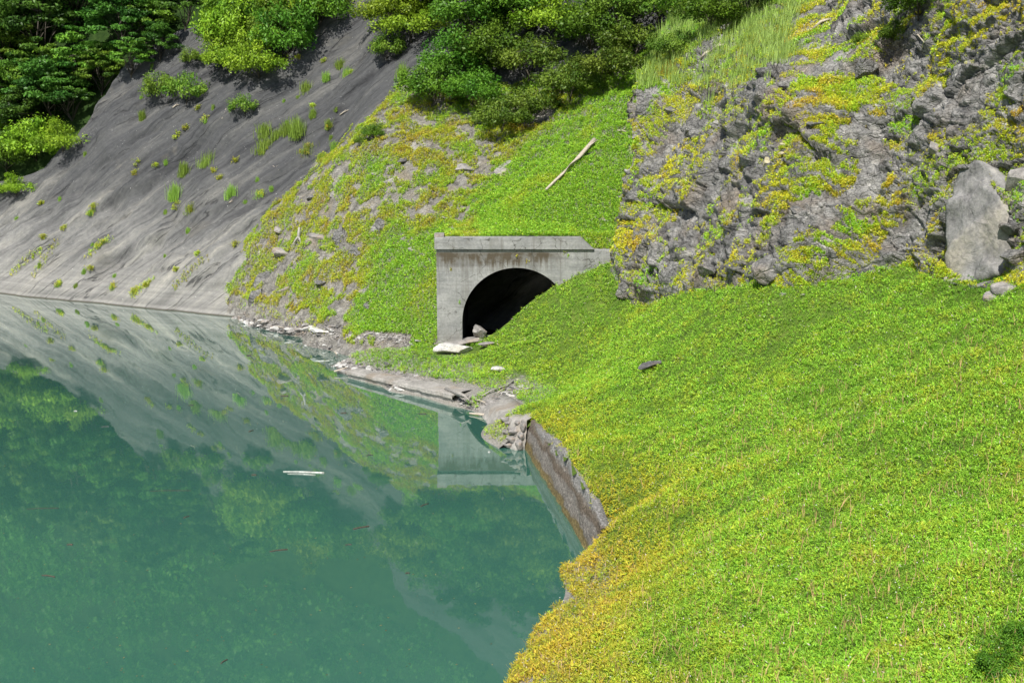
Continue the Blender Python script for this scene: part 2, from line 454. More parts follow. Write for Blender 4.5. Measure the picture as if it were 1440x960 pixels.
# ------------------------------------------------------------------ SETTING: surfaces
# grey bare slope is (nearly) a plane: foot on the water line, rising to the back
A0 = W(0, 413); A1 = W(330, 446)
fd = (A1 - A0)[:2]; fd /= np.linalg.norm(fd)
UP = np.array([-fd[1], fd[0]]);  UP = UP if UP[1] > 0 else -UP
TAN = 1.1
def bare_z(x, y): return TAN * ((x - A1[0]) * UP[0] + (y - A1[1]) * UP[1])
BN = np.array([-UP[0] * TAN, -UP[1] * TAN, 1.0]); BN /= np.linalg.norm(BN)
def on_bare(u, v):
    d = ray(u, v); o = CAM - A1
    return CAM + d * (-(o @ BN) / (d @ BN))

crest = [(-420, 560, 1), (-200, 395, 1), (0, 268), (60, 235), (112, 186), (150, 143), (196, 86), (262, 52), (320, 36), (400, 60), (425, 30), (470, 12), (510, -30), (560, -150), (660, -270), (780, -420)]
cu = np.array([c[0] for c in crest], float); cv = np.array([c[1] for c in crest], float)
nc, nr = 520, 300
ss = np.linspace(0, 1, nc); uu = -420 + 1200 * ss
top = np.array([on_bare(u, np.interp(u, cu, cv)) for u in uu])
fx = np.linspace(-95, 16, nc)
foot_pts = np.array([[A1[0] + fd[0] * k - UP[0] * 1.6, A1[1] + fd[1] * k - UP[1] * 1.6, -1.76] for k in np.linspace(-62, 45, nc)])
tt = np.linspace(0, 1, nr)[:, None, None]
G = foot_pts[None] * (1 - tt) + top[None] * tt
P0 = G.reshape(-1, 3)
# folds run steeply up to the right
rotq = np.array([fd[0], fd[1], 0]); upq = np.array([UP[0] / math.hypot(1, TAN), UP[1] / math.hypot(1, TAN), TAN / math.hypot(1, TAN)])
la = P0 @ rotq; lu = P0 @ upq
dg1 = la * 0.80 + lu * -0.60; dg2 = la * 0.60 + lu * 0.80
q = np.stack([dg1 * 0.22, dg2 * 0.05, np.zeros_like(la)], 1)
d = fbm(q, 5, 3) * 1.1 + fbm(P0 * 0.09, 4, 9) * 1.5
ledge = np.abs(((dg1 * 0.105 + fbm(P0 * 0.05, 3, 21) * 0.9) % 1.0))
d += (sstep(0, .8, ledge) * sstep(1.0, .86, ledge)) * 0.55
d += fbm(P0 * 1.1, 4, 14) * 0.14
d -= (1 - np.abs(noise(np.stack([dg1 * .30 + fbm(P0 * .12, 3, 77) * 1.2, dg2 * .035, 0 * la], 1), 12))) ** 6 * .4
# one crack running across
d *= np.clip(0.25 + P0[:, 2] * 0.25, 0.2, 1.0)
G = (P0 + d[:, None] * BN).reshape(nr, nc, 3)
rows = [G]
last = G[-1]
for k, (b, dz) in enumerate(((0.6, -0.05), (1.8, -0.6), (4.0, -2.6))):
    nxt = last + np.array([UP[0] * b, UP[1] * b, dz]); rows.append(nxt[None])
G = np.concatenate(rows, 0)
bare = mesh_obj('hillside', G.reshape(-1, 3), grid_faces(*G.shape[:2]), M_bare, smooth=True)
tag(bare, kind='structure')
ab = bare.data.attributes.new('bedding', 'FLOAT_VECTOR', 'POINT')
bl0 = G.reshape(-1, 3) @ rotq; bu0 = G.reshape(-1, 3) @ upq
ab.data.foreach_set('vector', np.stack([(bl0 * .8 - bu0 * .6) * .75, (bl0 * .6 + bu0 * .8) * .07, G.reshape(-1, 3)[:, 2] * .03], 1).astype(np.float32).ravel())
BARE_G = G

# ---- heightfield from control points
def tps_fit(pts, lam=0.02):
    pts = np.array(pts, float); xy = pts[:, :2]; z = pts[:, 2]
    r2 = ((xy[:, None] - xy[None]) ** 2).sum(2)
    K = 0.5 * r2 * np.log(r2 + 1e-9); n = len(pts)
    K[np.arange(n), np.arange(n)] = lam * 10
    Pm = np.c_[np.ones(n), xy]
    A = np.zeros((n + 3, n + 3)); A[:n, :n] = K; A[:n, n:] = Pm; A[n:, :n] = Pm.T
    sol = np.linalg.solve(A, np.r_[z, 0, 0, 0])
    def f(x, y):
        sh = x.shape; q = np.c_[x.ravel(), y.ravel()]; out = np.empty(len(q))
        for i in range(0, len(q), 20000):
            qq = q[i:i + 20000]
            rr = ((qq[:, None] - xy[None]) ** 2).sum(2)
            out[i:i + 20000] = (0.5 * rr * np.log(rr + 1e-9)) @ sol[:n] + sol[n] + qq @ sol[n + 1:]
        return out.reshape(sh)
    return f

# retaining wall base line on the water
wall_base = [W(737, 629), W(751, 652), W(766, 676), W(783, 704), W(801, 735), W(818, 764), W(834, 792)]
wall_h = [1.27, 1.45, 1.68, 1.86, 1.80, 1.55, 1.30]
near_pts = []
for p, h in zip(wall_base, wall_h):
    near_pts.append((p[0] + 0.62, p[1] + 0.1, h + 0.04)); near_pts.append((p[0] - 1.2, p[1], 0.0))
for (u, v) in ((840, 768), (802, 792), (782, 828), (750, 868), (722, 912), (700, 958), (686, 1010), (655, 1100)):
    p = W(u, v); near_pts.append((p[0] + 0.15, p[1], -0.1))
    near_pts.append((p[0] - 3, p[1], -1.9))
near_pts += [tuple(P(*a)) for a in (
    (690, 475, 70.9), (740, 437, 70.9), (790, 400, 70.9), (860, 370, 70.9),
    (880, 420, 68), (960, 415, 60.5), (1040, 412, 55), (1100, 412, 51.5), (1240, 398, 50), (1330, 412, 46.5), (1440, 430, 42), (1560, 440, 38),
    (1440, 960, 19.5), (1440, 700, 29), (1100, 700, 33), (1100, 960, 23.5), (900, 800, 35), (900, 600, 47), (1200, 550, 40), (1000, 500, 51),
    (760, 500, 66), (800, 450, 67.5), (760, 570, 57.5), (720, 560, 60.5), (1300, 820, 24.8), (860, 680, 41.7), (1440, 560, 34.5))]
near_pts += [(0, 20, 3.0), (0, 10, 8.3), (0, 3, 12.8), (8, 8, 11.0), (16, 12, 13.5), (-12, 20, -1.5), (-12, 6, 9), (26, 30, 14.5), (20, 20, 12.0), (30, 5, 20), (6, 0, 14), (14, 66, 11)]
# bench before the portal and low shore
near_pts += [(p[0], p[1], z) for p, z in ((W(620, 500, .9), .9), (W(560, 500, .8), .75), (W(520, 490, .9), .9), (W(660, 520, .8), .8), (W(600, 530, .7), .6),
             (W(690, 530, .9), .9), (W(640, 556, .45), .30), (W(560, 537, .45), .30), (W(500, 515, .4), .4), (W(460, 497, .35), .3), (W(690, 566, .5), .5), (W(714, 585, 1.0), 1.0))]
near_pts += [(W(u, v)[0] - .2, W(u, v)[1] - .6, -0.5) for u, v in ((440, 496), (470, 520), (520, 541), (580, 558), (640, 573), (668, 580))]
near_pts += [(W(u, v)[0] - 2.5, W(u, v)[1] - 3.5, -2.2) for u, v in ((440, 496), (520, 541), (600, 562), (660, 580), (700, 610), (735, 632))]
fnear = tps_fit(near_pts)

mid_pts = [tuple(P(*a)) for a in (
    (500, 400, 79), (500, 300, 85), (500, 200, 92.3), (440, 400, 82.5), (440, 330, 87), (350, 350, 90.9), (390, 300, 91.6), (420, 270, 92.8), (350, 400, 88.6),
    (600, 420, 74.6), (600, 340, 78.6), (600, 270, 83.8), (600, 200, 89.5), (480, 210, 94.6), (570, 115, 98.4),
    (700, 200, 87.5), (700, 275, 80.5), (700, 327, 74.3), (780, 330, 73.2), (800, 200, 84.5), (860, 325, 73.2), (860, 200, 81), (880, 150, 85), (800, 150, 88.5),
    (700, 110, 96), (800, 60, 98), (700, 0, 107), (900, 0, 102), (900, 80, 92), (600, 50, 105), (1000, 0, 96), (560, 465, 73.8))]
mid_pts += [(p[0], p[1], z) for p, z in ((W(335, 448), -.2), (W(400, 466), -.2), (W(436, 474), .3), (W(470, 470, .8), .8), (W(520, 480, .9), .9), (W(600, 484, .95), .95), (W(400, 450, .8), .9), (W(345, 436, .6), .7), (W(450, 455, 1.3), 1.4))]
mid_pts += [(W(u, v)[0] - 1.5, W(u, v)[1] - 3, -2.4) for u, v in ((335, 448), (380, 458), (420, 470))]
for (u, v) in ((330, 440), (345, 360), (385, 300), (430, 250), (520, 150), (600, 60), (680, -30)):
    p = on_bare(u, v); x, y = p[0] - 5.5, p[1] + 1.5
    mid_pts.append((x, y, bare_z(x, y) - 3.5))
for (x, y, z) in ((9, 80, 12.5), (14, 95, 21), (25, 110, 30), (-5, 130, 42), (20, 130, 44), (40, 120, 42), (-15, 125, 33), (9, 73, 8)):
    mid_pts.append((x, y, z))
fmid = tps_fit(mid_pts)

PXC = P(812, 352, 71)[0]
PX0, PX1 = P(614, 400, 71)[0], 6.2     # portal extent in x
def z_ground(x, y):
    wide = sstep(PX0 + .2, PX0 - 2.5, x)      # left of the portal the two slopes blend over a wider strip
    wmix = sstep(71.46 - 1.2 * wide, 71.56 + .6 * wide, y)
    zn = fnear(x, y); zm = fmid(x, y)
    t_ = np.maximum(wmix, 0)
    z = zn * (1 - t_) + np.maximum(zm, 0 * zn - 4) * t_
    inp = (x > PX0 + 0.35) & (y > 71.5)
    z = np.where(inp, np.maximum(z, np.where(x < PXC, 7.42, 6.72 + .5 * sstep(71.7, 72.6, y)) + 0.25 * (y - 71.5) * sstep(-3, 0, x)), z)
    pts = np.stack([x.ravel(), y.ravel(), z.ravel() * 0], 1)
    und = (fbm(pts * 0.25, 4, 2) * 0.38 + fbm(pts * 1.4, 3, 5) * 0.07).reshape(x.shape)
    rough = (np.abs(fbm(pts * 0.55, 4, 31)) * 1.1).reshape(x.shape) * sstep(74, 80, y)
    return z + und * np.clip(np.abs(z) * .5, 0.15, 1) * (1 - 0.6 * inp) + rough * (x < 40)

def ground_patch(name, xs, ys, mat, keep):
    X, Y = np.meshgrid(xs, ys)
    Z = z_ground(X, Y)
    V = np.stack([X, Y, Z], 2)
    Fc = grid_faces(len(ys), len(xs))
    c = V.reshape(-1, 3)[Fc].mean(1)
    Fc = Fc[keep(c, V.reshape(-1, 3)[Fc])]
    return tag(mesh_obj(name, V.reshape(-1, 3), Fc, mat, smooth=True), kind='structure'), V

wbx = np.array([p[0] for p in wall_base]); wby = np.array([p[1] for p in wall_base])
def keep_near(c, q):
    # no ground in front of the retaining wall, none in the tunnel mouth
    xw = np.interp(-c[:, 1], -wby, wbx)
    cut = (c[:, 1] < wby[0] - .1) & (c[:, 1] > wby[-1] + 1.0) & (c[:, 0] < xw + 0.36)
    return ~cut & (c[:, 1] < 71.25)
def keep_back(c, q):
    inp = (c[:, 0] > PX0 + 0.2) & (c[:, 0] < 5.7)
    span = q[:, :, 2].max(1) - q[:, :, 2].min(1)
    return (c[:, 1] > 71.25) & ~(inp & (c[:, 1] < 71.6)) & ~((c[:, 0] > PX0 - .1) & (c[:, 0] < PX0 + .6) & (c[:, 1] < 77) & (span > 1.8))
gnear, GN = ground_patch('ground', np.arange(-22, 42, 0.25), np.arange(-6, 71.6, 0.25), M_soil, keep_near)
gmid, GM = ground_patch('hillside', np.arange(-34, 46, 0.25), np.arange(71.25, 134, 0.3), M_scree, keep_back)

# ---- craggy spur at the right
sil_v = np.array([-420, -100, 0, 100, 128, 160, 200, 240, 262, 300, 350, 410, 470])
sil_u = np.array([1040, 985, 955, 908, 888, 886, 894, 888, 876, 869, 862, 852, 850])
cl = [(865, 415, 69.5), (960, 412, 61.2), (1040, 412, 55.7), (1100, 412, 52.2), (1240, 400, 50.8), (1330, 412, 47.2), (1440, 430, 42.8), (1600, 450, 37), (1750, 450, 34),
      (865, 470, 69), (1000, 470, 57.5), (1200, 470, 49.5), (1440, 480, 41.2), (1750, 500, 33),
      (868, 300, 71.2), (890, 200, 73.5), (890, 130, 75), (960, 300, 65), (960, 200, 69.5), (960, 120, 74.5),
      (1100, 300, 54.6), (1100, 200, 57.4), (1100, 110, 61), (1240, 300, 52.3), (1240, 200, 54.3), (1240, 100, 57), (1330, 300, 48.8), (1330, 200, 50.5), (1330, 100, 52.3), (1330, 0, 54.3),
      (1440, 300, 44.6), (1440, 200, 46.2), (1440, 100, 47.8), (1440, 0, 49.5), (1000, 60, 75), (1000, 0, 83), (1150, 70, 63.5), (1150, 0, 71), (1240, 0, 62),
      (1600, 300, 39), (1600, 0, 43), (1750, 200, 37), (1600, -300, 52), (1440, -200, 56), (1240, -200, 78), (1050, -200, 100), (1050, -420, 125), (1300, -420, 100), (1700, -420, 60)]
fcl = tps_fit([(a, b, c) for a, b, c in cl], 5.0)
vrow = np.r_[np.arange(-420, -12, 12), np.arange(-12, 486, 2.0)]
ncl = 430
srow = np.linspace(0, 1, ncl)
U = np.array([np.interp(v, sil_v, sil_u) + (1760 - np.interp(v, sil_v, sil_u)) * srow for v in vrow])
Vv = np.repeat(vrow[:, None], ncl, 1)
Yc = fcl(U, Vv)
cx = (U - 720) / F; cy = (480 - Vv) / F
D = np.stack([cx, math.cos(PITCH) + cy * math.sin(PITCH), -math.sin(PITCH) + cy * math.cos(PITCH)], 2)
G = CAM + D * (Yc / D[..., 1])[..., None]
curl = []
for k, (dx, dy, dz) in enumerate(((9, 26, -2.0), (6, 15, -.8), (3.2, 7.5, -.3), (1.5, 3.4, 0), (.6, 1.4, 0), (.2, .5, 0))):
    curl.append((G[:, 0] + np.array([dx, dy, dz]))[:, None])
G = np.concatenate(curl + [G], 1)
nrm = grid_normals(G); nrm *= np.sign(-nrm[..., 1:2] + 1e-6)
ns = nrm.copy()
for _ in range(6):
    ns[1:-1, 1:-1] = (ns[:-2, 1:-1] + ns[2:, 1:-1] + ns[1:-1, :-2] + ns[1:-1, 2:] + ns[1:-1, 1:-1]) / 5
ns /= np.linalg.norm(ns, axis=2)[..., None]
p = G.reshape(-1, 3); n_ = ns.reshape(-1, 3)
wq = p + np.stack([fbm(p * .4, 3, s) for s in (41, 42, 43)], 1) * .7
# beds dip up to the right
bed = np.array([[0.80, 0.15, -0.58], [0.1, 1, 0.1], [0.58, 0.1, 0.80]])
wb = wq @ bed.T
dsp = np.zeros(len(p))
for sc, am, sd in ((0.22, 0.62, 1), (0.60, 0.34, 2), (1.5, 0.15, 3), (3.2, 0.05, 4)):
    F1, F2, R, Dv = worley(wb * np.array([sc * .6, sc, sc * 1.5]), sd)
    dsp += am * ((R[:, 0] - .5) * 1.1 + ((R[:, 1:4] - .5) * Dv).sum(1) * 1.2)
    dsp -= am * 0.22 * (1 - sstep(0.0, 0.08, F2 - F1))
dsp += fbm(wb * np.array([.6, 1.2, 2.2]), 5, 51, 0.62) * 0.24 + fbm(p * 0.16, 3, 55) * 0.45
slab_c = P(1385, 325, 45.5)
zb = z_ground(p[:, 0], p[:, 1])
fade = sstep(-0.3, 0.8, p[:, 2] - zb)
upfade = 1 - 0.75 * sstep(0.05, 0.35, n_[:, 2] - 0.62)
G = (p + n_ * (dsp * (0.3 + 0.7 * fade) * upfade)[:, None]).reshape(G.shape)
cliff = mesh_obj('rock_face', G.reshape(-1, 3), grid_faces(*G.shape[:2]), M_rock, smooth=False)
tag(cliff, kind='structure')
CL = G

# ---- wooded hill behind everything (also what the lake mirrors)
xs = np.arange(-240, 150, 1.6); ys = np.arange(98, 250, 1.6)
X, Y = np.meshgrid(xs, ys)
Zb = bare_z(X, Y)
cr_up = np.array([on_bare(u, np.interp(u, cu, cv)) for u in np.linspace(-420, 780, 200)])
tcr = np.interp((X - A1[0]) * fd[0] + (Y - A1[1]) * fd[1], (cr_up[:, :2] - A1[:2]) @ fd, (cr_up[:, :2] - A1[:2]) @ UP)
tx = (X - A1[0]) * UP[0] + (Y - A1[1]) * UP[1]
over = tx - tcr
Zh = np.where(over < 0, Zb - 2.5, tcr * TAN - 3.6 + np.maximum(over, 0) * 1.3)
Zh = Zh + fbm(np.stack([X.ravel(), Y.ravel(), 0 * X.ravel()], 1) * .05, 3, 61).reshape(X.shape) * 5 * sstep(0, 12, over)
Zh = np.minimum(Zh, 170)
hv_ = np.stack([X, Y, Zh], 2)
Fh = grid_faces(len(ys), len(xs))
hills = tag(mesh_obj('hills', hv_.reshape(-1, 3), Fh, M_forestfloor, smooth=True), kind='structure')

# hills round the rest of the lake so no bare horizon shows from the side or in the water
ang = np.radians(np.arange(100, 400, 4.0)); rr_ = np.array([150, 165, 200, 260, 330])
V = np.array([[(r * math.cos(a), r * math.sin(a) - 20, [-2, 10, 45, 90, 120][i] * (1 + .25 * math.sin(3 * a))) for a in ang] for i, r in enumerate(rr_)])
tag(mesh_obj('hills', V.reshape(-1, 3), grid_faces(*V.shape[:2]), M_forestfloor, smooth=True), kind='structure')

# lake
lv = np.array([(-400, -300, 0), (400, -300, 0), (400, 140, 0), (-400, 140, 0)], float)
water = tag(mesh_obj('water', lv, np.array([[0, 1, 2, 3]]), M_water), kind='structure')
lb = lv.copy(); lb[:, 2] = -3
tag(mesh_obj('lake_bed', lb, np.array([[0, 1, 2, 3]]), M_scree), kind='structure')

# ------------------------------------------------------------------ placing on built surfaces
dg = bpy.context.evaluated_depsgraph_get()
TREES = []
for o in (bare, gnear, gmid, cliff, hills):
    me = o.data
    TREES.append(BVHTree.FromPolygons([v.co for v in me.vertices], [tuple(p.vertices) for p in me.polygons]))
def hit(u, v, which=None):
    for k in range(40):
        try: return hit1(u, v + 4 * k, which)
        except ValueError: pass
    return hit1(u, v, None)
def hit1(u, v, which=None):
    d = Vector(ray(u, v)).normalized(); best = None
    for i, b in enumerate(TREES):
        if which is not None and i not in which: continue
        loc, nn, idx, dist = b.ray_cast(Vector(CAM), d)
        if loc is not None and (best is None or dist < best[2]):
            if nn.dot(d) > 0: nn = -nn
            best = (loc, nn, dist)
    if best is None: raise ValueError('no hit %s %s' % (u, v))
    return best

# ------------------------------------------------------------------ GROUND COVER (uncountable)
G1 = np.array([0.20, 0.49, 0.03]); G2 = np.array([0.37, 0.70, 0.07]); YL = np.array([0.62, 0.56, 0.04]); OR = np.array([0.62, 0.30, 0.07]); DG = np.array([0.09, 0.24, 0.02])
def plants(base, up, size, ycol, ocol, nleaf=7, dark=None, spread=0.55, aspect=0.26):
    """low leafy plants: stems with lance-shaped leaves"""
    n = len(base); k = nleaf
    b = np.repeat(base, k, 0); s = np.repeat(size, k)
    a = rng.random(n * k) * 2 * math.pi
    out = np.stack([np.cos(a), np.sin(a), np.zeros(n * k)], 1)
    el = rng.uniform(-0.1, 1.2, n * k)[:, None]
    upn = np.repeat(up, k, 0) * .5 + np.array([0, 0, .5])
    ax = out * np.cos(el) + upn * np.sin(el)
    h = (rng.random(n * k) ** .7)[:, None] * np.repeat(size, k)[:, None] * 2.2
    cen = b + np.repeat(up, k, 0) * 0 + np.array([0, 0, 1]) * h + out * (s[:, None] * spread * rng.random((n * k, 1)))
    nr_ = upn * 1.0 + np.array([0, -.15, .3]) + unit(n * k) * 0.55
    L = s * rng.uniform(.7, 1.3, n * k)
    v, f = leaves(cen, ax, nr_, L, L * aspect * rng.uniform(.7, 1.3, n * k), 0.15)
    mixg = rng.random((n, 1)); c = G1 * (1 - mixg) + G2 * mixg
    yc = np.clip(ycol + rng.normal(0, .20, n), 0, 1)[:, None]
    c = c * (1 - yc) + YL * yc
    oc = np.clip(ocol + rng.normal(0, .13, n) * (ocol > .02), 0, 1)[:, None]; c = c * (1 - oc) + OR * oc
    if dark is not None: c = c * (1 - dark[:, None]) + DG * dark[:, None]
    c = np.repeat(c, k, 0) * rng.uniform(.6, 1.32, (n * k, 1))
    straw = rng.random(n * k) < 0.012; c[straw] = [.7, .62, .5]
    return v, f, np.repeat(c, 4, 0)

def blades(base, h, col, n=14, lean=0.35, wid=0.022, spread=.3, colv=.25):
    """tufts of long grass blades, each of two segments"""
    m = len(base) * n
    b = np.repeat(base, n, 0) + rng.normal(0, 1, (m, 3)) * np.array([spread, spread, 0.02]) * .5
    hh = np.repeat(h, n) * rng.uniform(.5, 1.1, m)
    a = rng.random(m) * 2 * math.pi; o = np.stack([np.cos(a), np.sin(a), 0 * a], 1)
    ln = (rng.random(m) * lean)[:, None] * hh[:, None]
    sd = np.stack([-np.sin(a + rng.normal(0, .8, m)), np.cos(a), 0 * a], 1) * (wid * hh[:, None] + .004)
    p1 = b + np.array([0, 0, .55]) * hh[:, None] + o * ln * .35; p2 = b + np.array([0, 0, 1]) * hh[:, None] + o * ln
    v = np.stack([b - sd, b + sd, p1 + sd * .8, p1 - sd * .8, p2 + sd * .15, p2 - sd * .15], 1).reshape(-1, 3)
    i = np.arange(m) * 6
    f = np.concatenate([np.stack([i, i + 1, i + 2, i + 3], 1), np.stack([i + 3, i + 2, i + 4, i + 5], 1)])
    c = np.repeat(np.asarray(col) * rng.uniform(1 - colv, 1 + colv, (m, 1)), 6, 0)
    return v, f, c

def merge(name, parts, mat, parent=None):
    off = 0; V = []; Fs = []; C = []
    for v, f, c in parts:
        V.append(v); Fs.append(f + off); C.append(c); off += len(v)
    return mesh_obj(name, np.concatenate(V), np.concatenate(Fs), mat, parent, cols=np.concatenate(C))

# near slope: sample so density falls off with distance
def sample_near(n):
    th = rng.uniform(-0.30, 0.62, n); r = np.exp(rng.uniform(math.log(13), math.log(76), n))
    return np.stack([np.sin(th) * r, np.cos(th) * r], 1)
xy = sample_near(520000)
x, y = xy[:, 0], xy[:, 1]
z = z_ground(x, y)
xw = np.interp(-y, -wby, wbx)
ok = (y < 71.0) & (z > np.where(y < 44, -.05 + .5 * np.clip(noise(np.stack([x, y, 0 * x], 1) * 1.3, 66), 0, 1), .12)) & ~((y < wby[0] + .1) & (y > wby[-1] + 1) & (x < xw + 0.40))
# free of plants: concrete ledge and rubble shore, foot of boulder wall
L0, L1 = W(505, 529), W(645, 566)
dl = (L1 - L0)[:2]; ll = np.linalg.norm(dl); dl /= ll; nl = np.array([-dl[1], dl[0]]); nl = nl if nl[1] > 0 else -nl
rel = xy - L0[:2]; sa = rel @ dl; sn = rel @ nl
nz = fbm(np.stack([x, y, 0 * x], 1) * .8, 3, 77)
ok &= ~((sa > -6.5) & (sa < ll + 1.0) & (sn < .55 + .6 * sa / ll + nz * .3))
ok &= ~((x < L0[0] - .5) & (sn < 1.3 + nz * .9))
tri = W(700, 588); ok &= ~(((x - tri[0] - .1) / 1.15) ** 2 + ((y - tri[1]) / 3.4) ** 2 < 1 + .5 * nz)
slb = W(646, 497, .95); ok &= ~(((x - slb[0]) / 1.5) ** 2 + ((y - slb[1]) / 1.2) ** 2 < 1 + .8 * nz)
gl = W(713, 541, .9); ok &= ~(np.abs((x - gl[0]) * .85 - (y - gl[1]) * .25 + nz * .6) < .28) | (np.abs(y - gl[1]) > 2.2)
x, y, z = x[ok], y[ok], z[ok]
p3 = np.stack([x, y, z], 1); r = np.sqrt(x * x + y * y)
e = 0.3
gx = (z_ground(x + e, y) - z_ground(x - e, y)) / (2 * e); gy = (z_ground(x, y + e) - z_ground(x, y - e)) / (2 * e)
gx = np.clip(gx, -1.5, 1.5); gy = np.clip(gy, -1.5, 1.5)
up = np.stack([-gx, -gy, np.ones_like(gx)], 1); up /= np.linalg.norm(up, axis=1)[:, None]
big = fbm(np.stack([x, y, 0 * x], 1) * .16, 4, 81); fine = fbm(np.stack([x, y, 0 * x], 1) * .9, 3, 84)
low = sstep(3.6, .9, z) * sstep(58, 50, y)
yc = np.clip(0.04 + .72 * low + .55 * big + .25 * fine, 0, .95)
yc = np.where(y > 58, np.clip(.12 + .5 * big, 0, .6), yc)
oc = np.clip(.30 * sstep(2.2, .5, z) * sstep(50, 36, y) + .15 * fine, 0, .6)
mid_n = fbm(np.stack([x, y, 0 * x], 1) * .42, 3, 87)
dk = np.clip(.6 * sstep(.05, .4, -big) * (1 - low) + .3 * sstep(.1, .4, -mid_n) + .4 * sstep(.15, .4, -fine), 0, .85)
shore = 0
size = (0.044 + 0.00085 * r + .014 * sstep(32, 16, r)) * rng.uniform(.8, 1.25, len(x)) * (1 + .35 * fine + .35 * mid_n) * np.where((z < 1.2) & (y < 46) & (rng.random(len(x)) < .15), 1.5, 1)
nearm = r < 200
thin = rng.random(len(x)) > .30 * sstep(34, 17, r)
p3t, upt = p3[thin], up[thin]
v_, f_, c_ = plants(p3t - [0, 0, .03], upt, size[thin], yc[thin], oc[thin], 7, dk[thin], .9)
parts = [(v_, f_, c_)]
# straw-coloured stems
idx = rng.choice(len(x), 15000, replace=False); idx = idx[r[idx] < 45]
sb = blades(p3[idx], rng.uniform(.22, .42, len(idx)), [.60, .42, .20], 2, .7, .016, .05)
parts.append(sb)
# tiny white flower heads
idx = rng.choice(len(x), 1100, replace=False); idx = idx[(r[idx] < 48)]
fc = p3[idx] + np.array([0, 0, .22]); m = len(idx)
fv, ff = leaves(fc, unit(m), np.tile([0., -.5, .8], (m, 1)), .035, .03); parts.append((fv, ff, np.tile([.75, .72, .72], (len(fv), 1))))
gc = merge('ground_cover', parts, M_leaf)
tag(gc, 'dense low leafy plants covering the near bank, green turning yellow at the water', 'ground cover', kind='stuff')

# mid slope
n = 420000
th = rng.uniform(-0.30, 0.13, n); r = np.exp(rng.uniform(math.log(71.6), math.log(112), n)); x = np.sin(th) * r; y = np.cos(th) * r
z = z_ground(x, y)
ok = (y > 71.7) & (z > .55) & (z > bare_z(x, y) - 1.0) & (x < 9 + (y - 72) * .2)
x, y, z = x[ok], y[ok], z[ok]
q = np.stack([x, y, z], 1)
patch = fbm(q * np.array([.5, .5, .8]), 4, 91) + .35 * fbm(q * 2.0, 3, 92)
green = sstep(-.15, .12, .5 * noise(q * .25, 3) + (x + 6) * .045 - (z - 4) * .05 + .15)    # lusher by the portal
lush = np.maximum(sstep(-10.5, -8.0, x) * sstep(8.5, 5.5, z - np.maximum(x, 0)), sstep(-3, -1, x) * sstep(-1, 1, 11.5 - z + .9 * x))
lush = np.maximum(lush, sstep(15, 17, z))
ok = (patch + .75 * lush + .10 > .02) & ((z > 1.25) | (x > -11) | (rng.random(len(x)) < .12)) & ~((y < 74.4) & (x > -9.8) & (x < -6.2) & (z < 1.3) & (patch < .15))
x, y, z, q, lush, patch = x[ok], y[ok], z[ok], q[ok], lush[ok], patch[ok]
yc = np.clip(.42 - .50 * lush + .55 * noise(q * .4, 8), 0.02, .95); oc = np.clip(.02 + .5 * noise(q * .8, 18), 0, .5) * (1 - lush)
size = .10 * rng.uniform(.7, 1.3, len(x))
mp = plants(q, np.tile([-.3, -.45, .8], (len(q), 1)), size, yc, oc, 5, None, .7, .34)
gc2 = merge('ground_cover', [mp], M_leaf)
tag(gc2, 'low yellow green plants patching the stony slope behind the tunnel portal', 'ground cover', kind='stuff')

# plants rooted on the crags
def face_samples(Gr, n, rows=None, dens=None):
    nr_, nc_ = Gr.shape[:2]
    i = rng.integers(0, nr_ - 1, n); j = rng.integers(0, nc_ - 1, n); a = rng.random((n, 1)); b = rng.random((n, 1))
    p = (Gr[i, j] * (1 - a) + Gr[i + 1, j] * a) * (1 - b) + (Gr[i, j + 1] * (1 - a) + Gr[i + 1, j + 1] * a) * b
    nn = np.cross(Gr[i, j + 1] - Gr[i, j], Gr[i + 1, j] - Gr[i, j]); nn /= np.linalg.norm(nn, axis=1)[:, None] + 1e-9
    nn *= np.sign(-nn[:, 1:2] + 1e-6)
    return p, nn
q, nn = face_samples(CL[30:, 5:], 400000)
dq = q @ bed.T
patch = fbm(dq * np.array([.62, .45, .22]), 4, 101) * 1.35 + .22 * fbm(q * 2.2, 3, 102) + .35 * (nn[:, 2] - .45)
topm = sstep(0, 3.0, q[:, 2] - (15.6 + .02 * q[:, 1] + np.maximum(0, q[:, 0] - 12) * 1.2))
zb = z_ground(q[:, 0], q[:, 1])
ds = np.sqrt((((q - slab_c) / np.array([1.0, 2.0, 2.0])) ** 2).sum(1))
ok = (patch + .35 * topm + .28 * sstep(1.2, .1, q[:, 2] - zb) > -.075) & (nn[:, 2] > .08) & (ds > 1.05) & (q[:, 2] > zb - .2)
q, nn, topm = q[ok], nn[ok], topm[ok]
yc = np.clip(.66 + .6 * noise(q * .45, 7) - .45 * topm, .05, 1); oc = np.clip(-.02 + .75 * noise(q * .7, 27), 0, .7) * (1 - topm)
size = (.018 + .0011 * q[:, 1]) * rng.uniform(.7, 1.3, len(q)) * (1 + .4 * noise(q * .5, 9))
cp = plants(q - nn * .02, nn, size, yc, oc, 6, None, .7, .34)
# long grass on the shoulder of the crag
q2, n2_ = face_samples(CL[22:120, 5:330], 16000)
t2 = q2[:, 2] - (16.2 + np.maximum(0, q2[:, 0] - 13) * 1.2) + noise(q2 * .5, 5) * 1.5
q2 = q2[(t2 > 0) & (n2_[:, 2] > .3)]
bl = blades(q2, rng.uniform(.35, .95, len(q2)), [.30, .40, .10], 7, .5, .018, .35, .35)
gc3 = merge('ground_cover', [cp, (bl[0], bl[1], bl[2])], M_leaf)
tag(gc3, 'yellow and orange plants in the cracks of the crag with long grass on top', 'ground cover', kind='stuff')

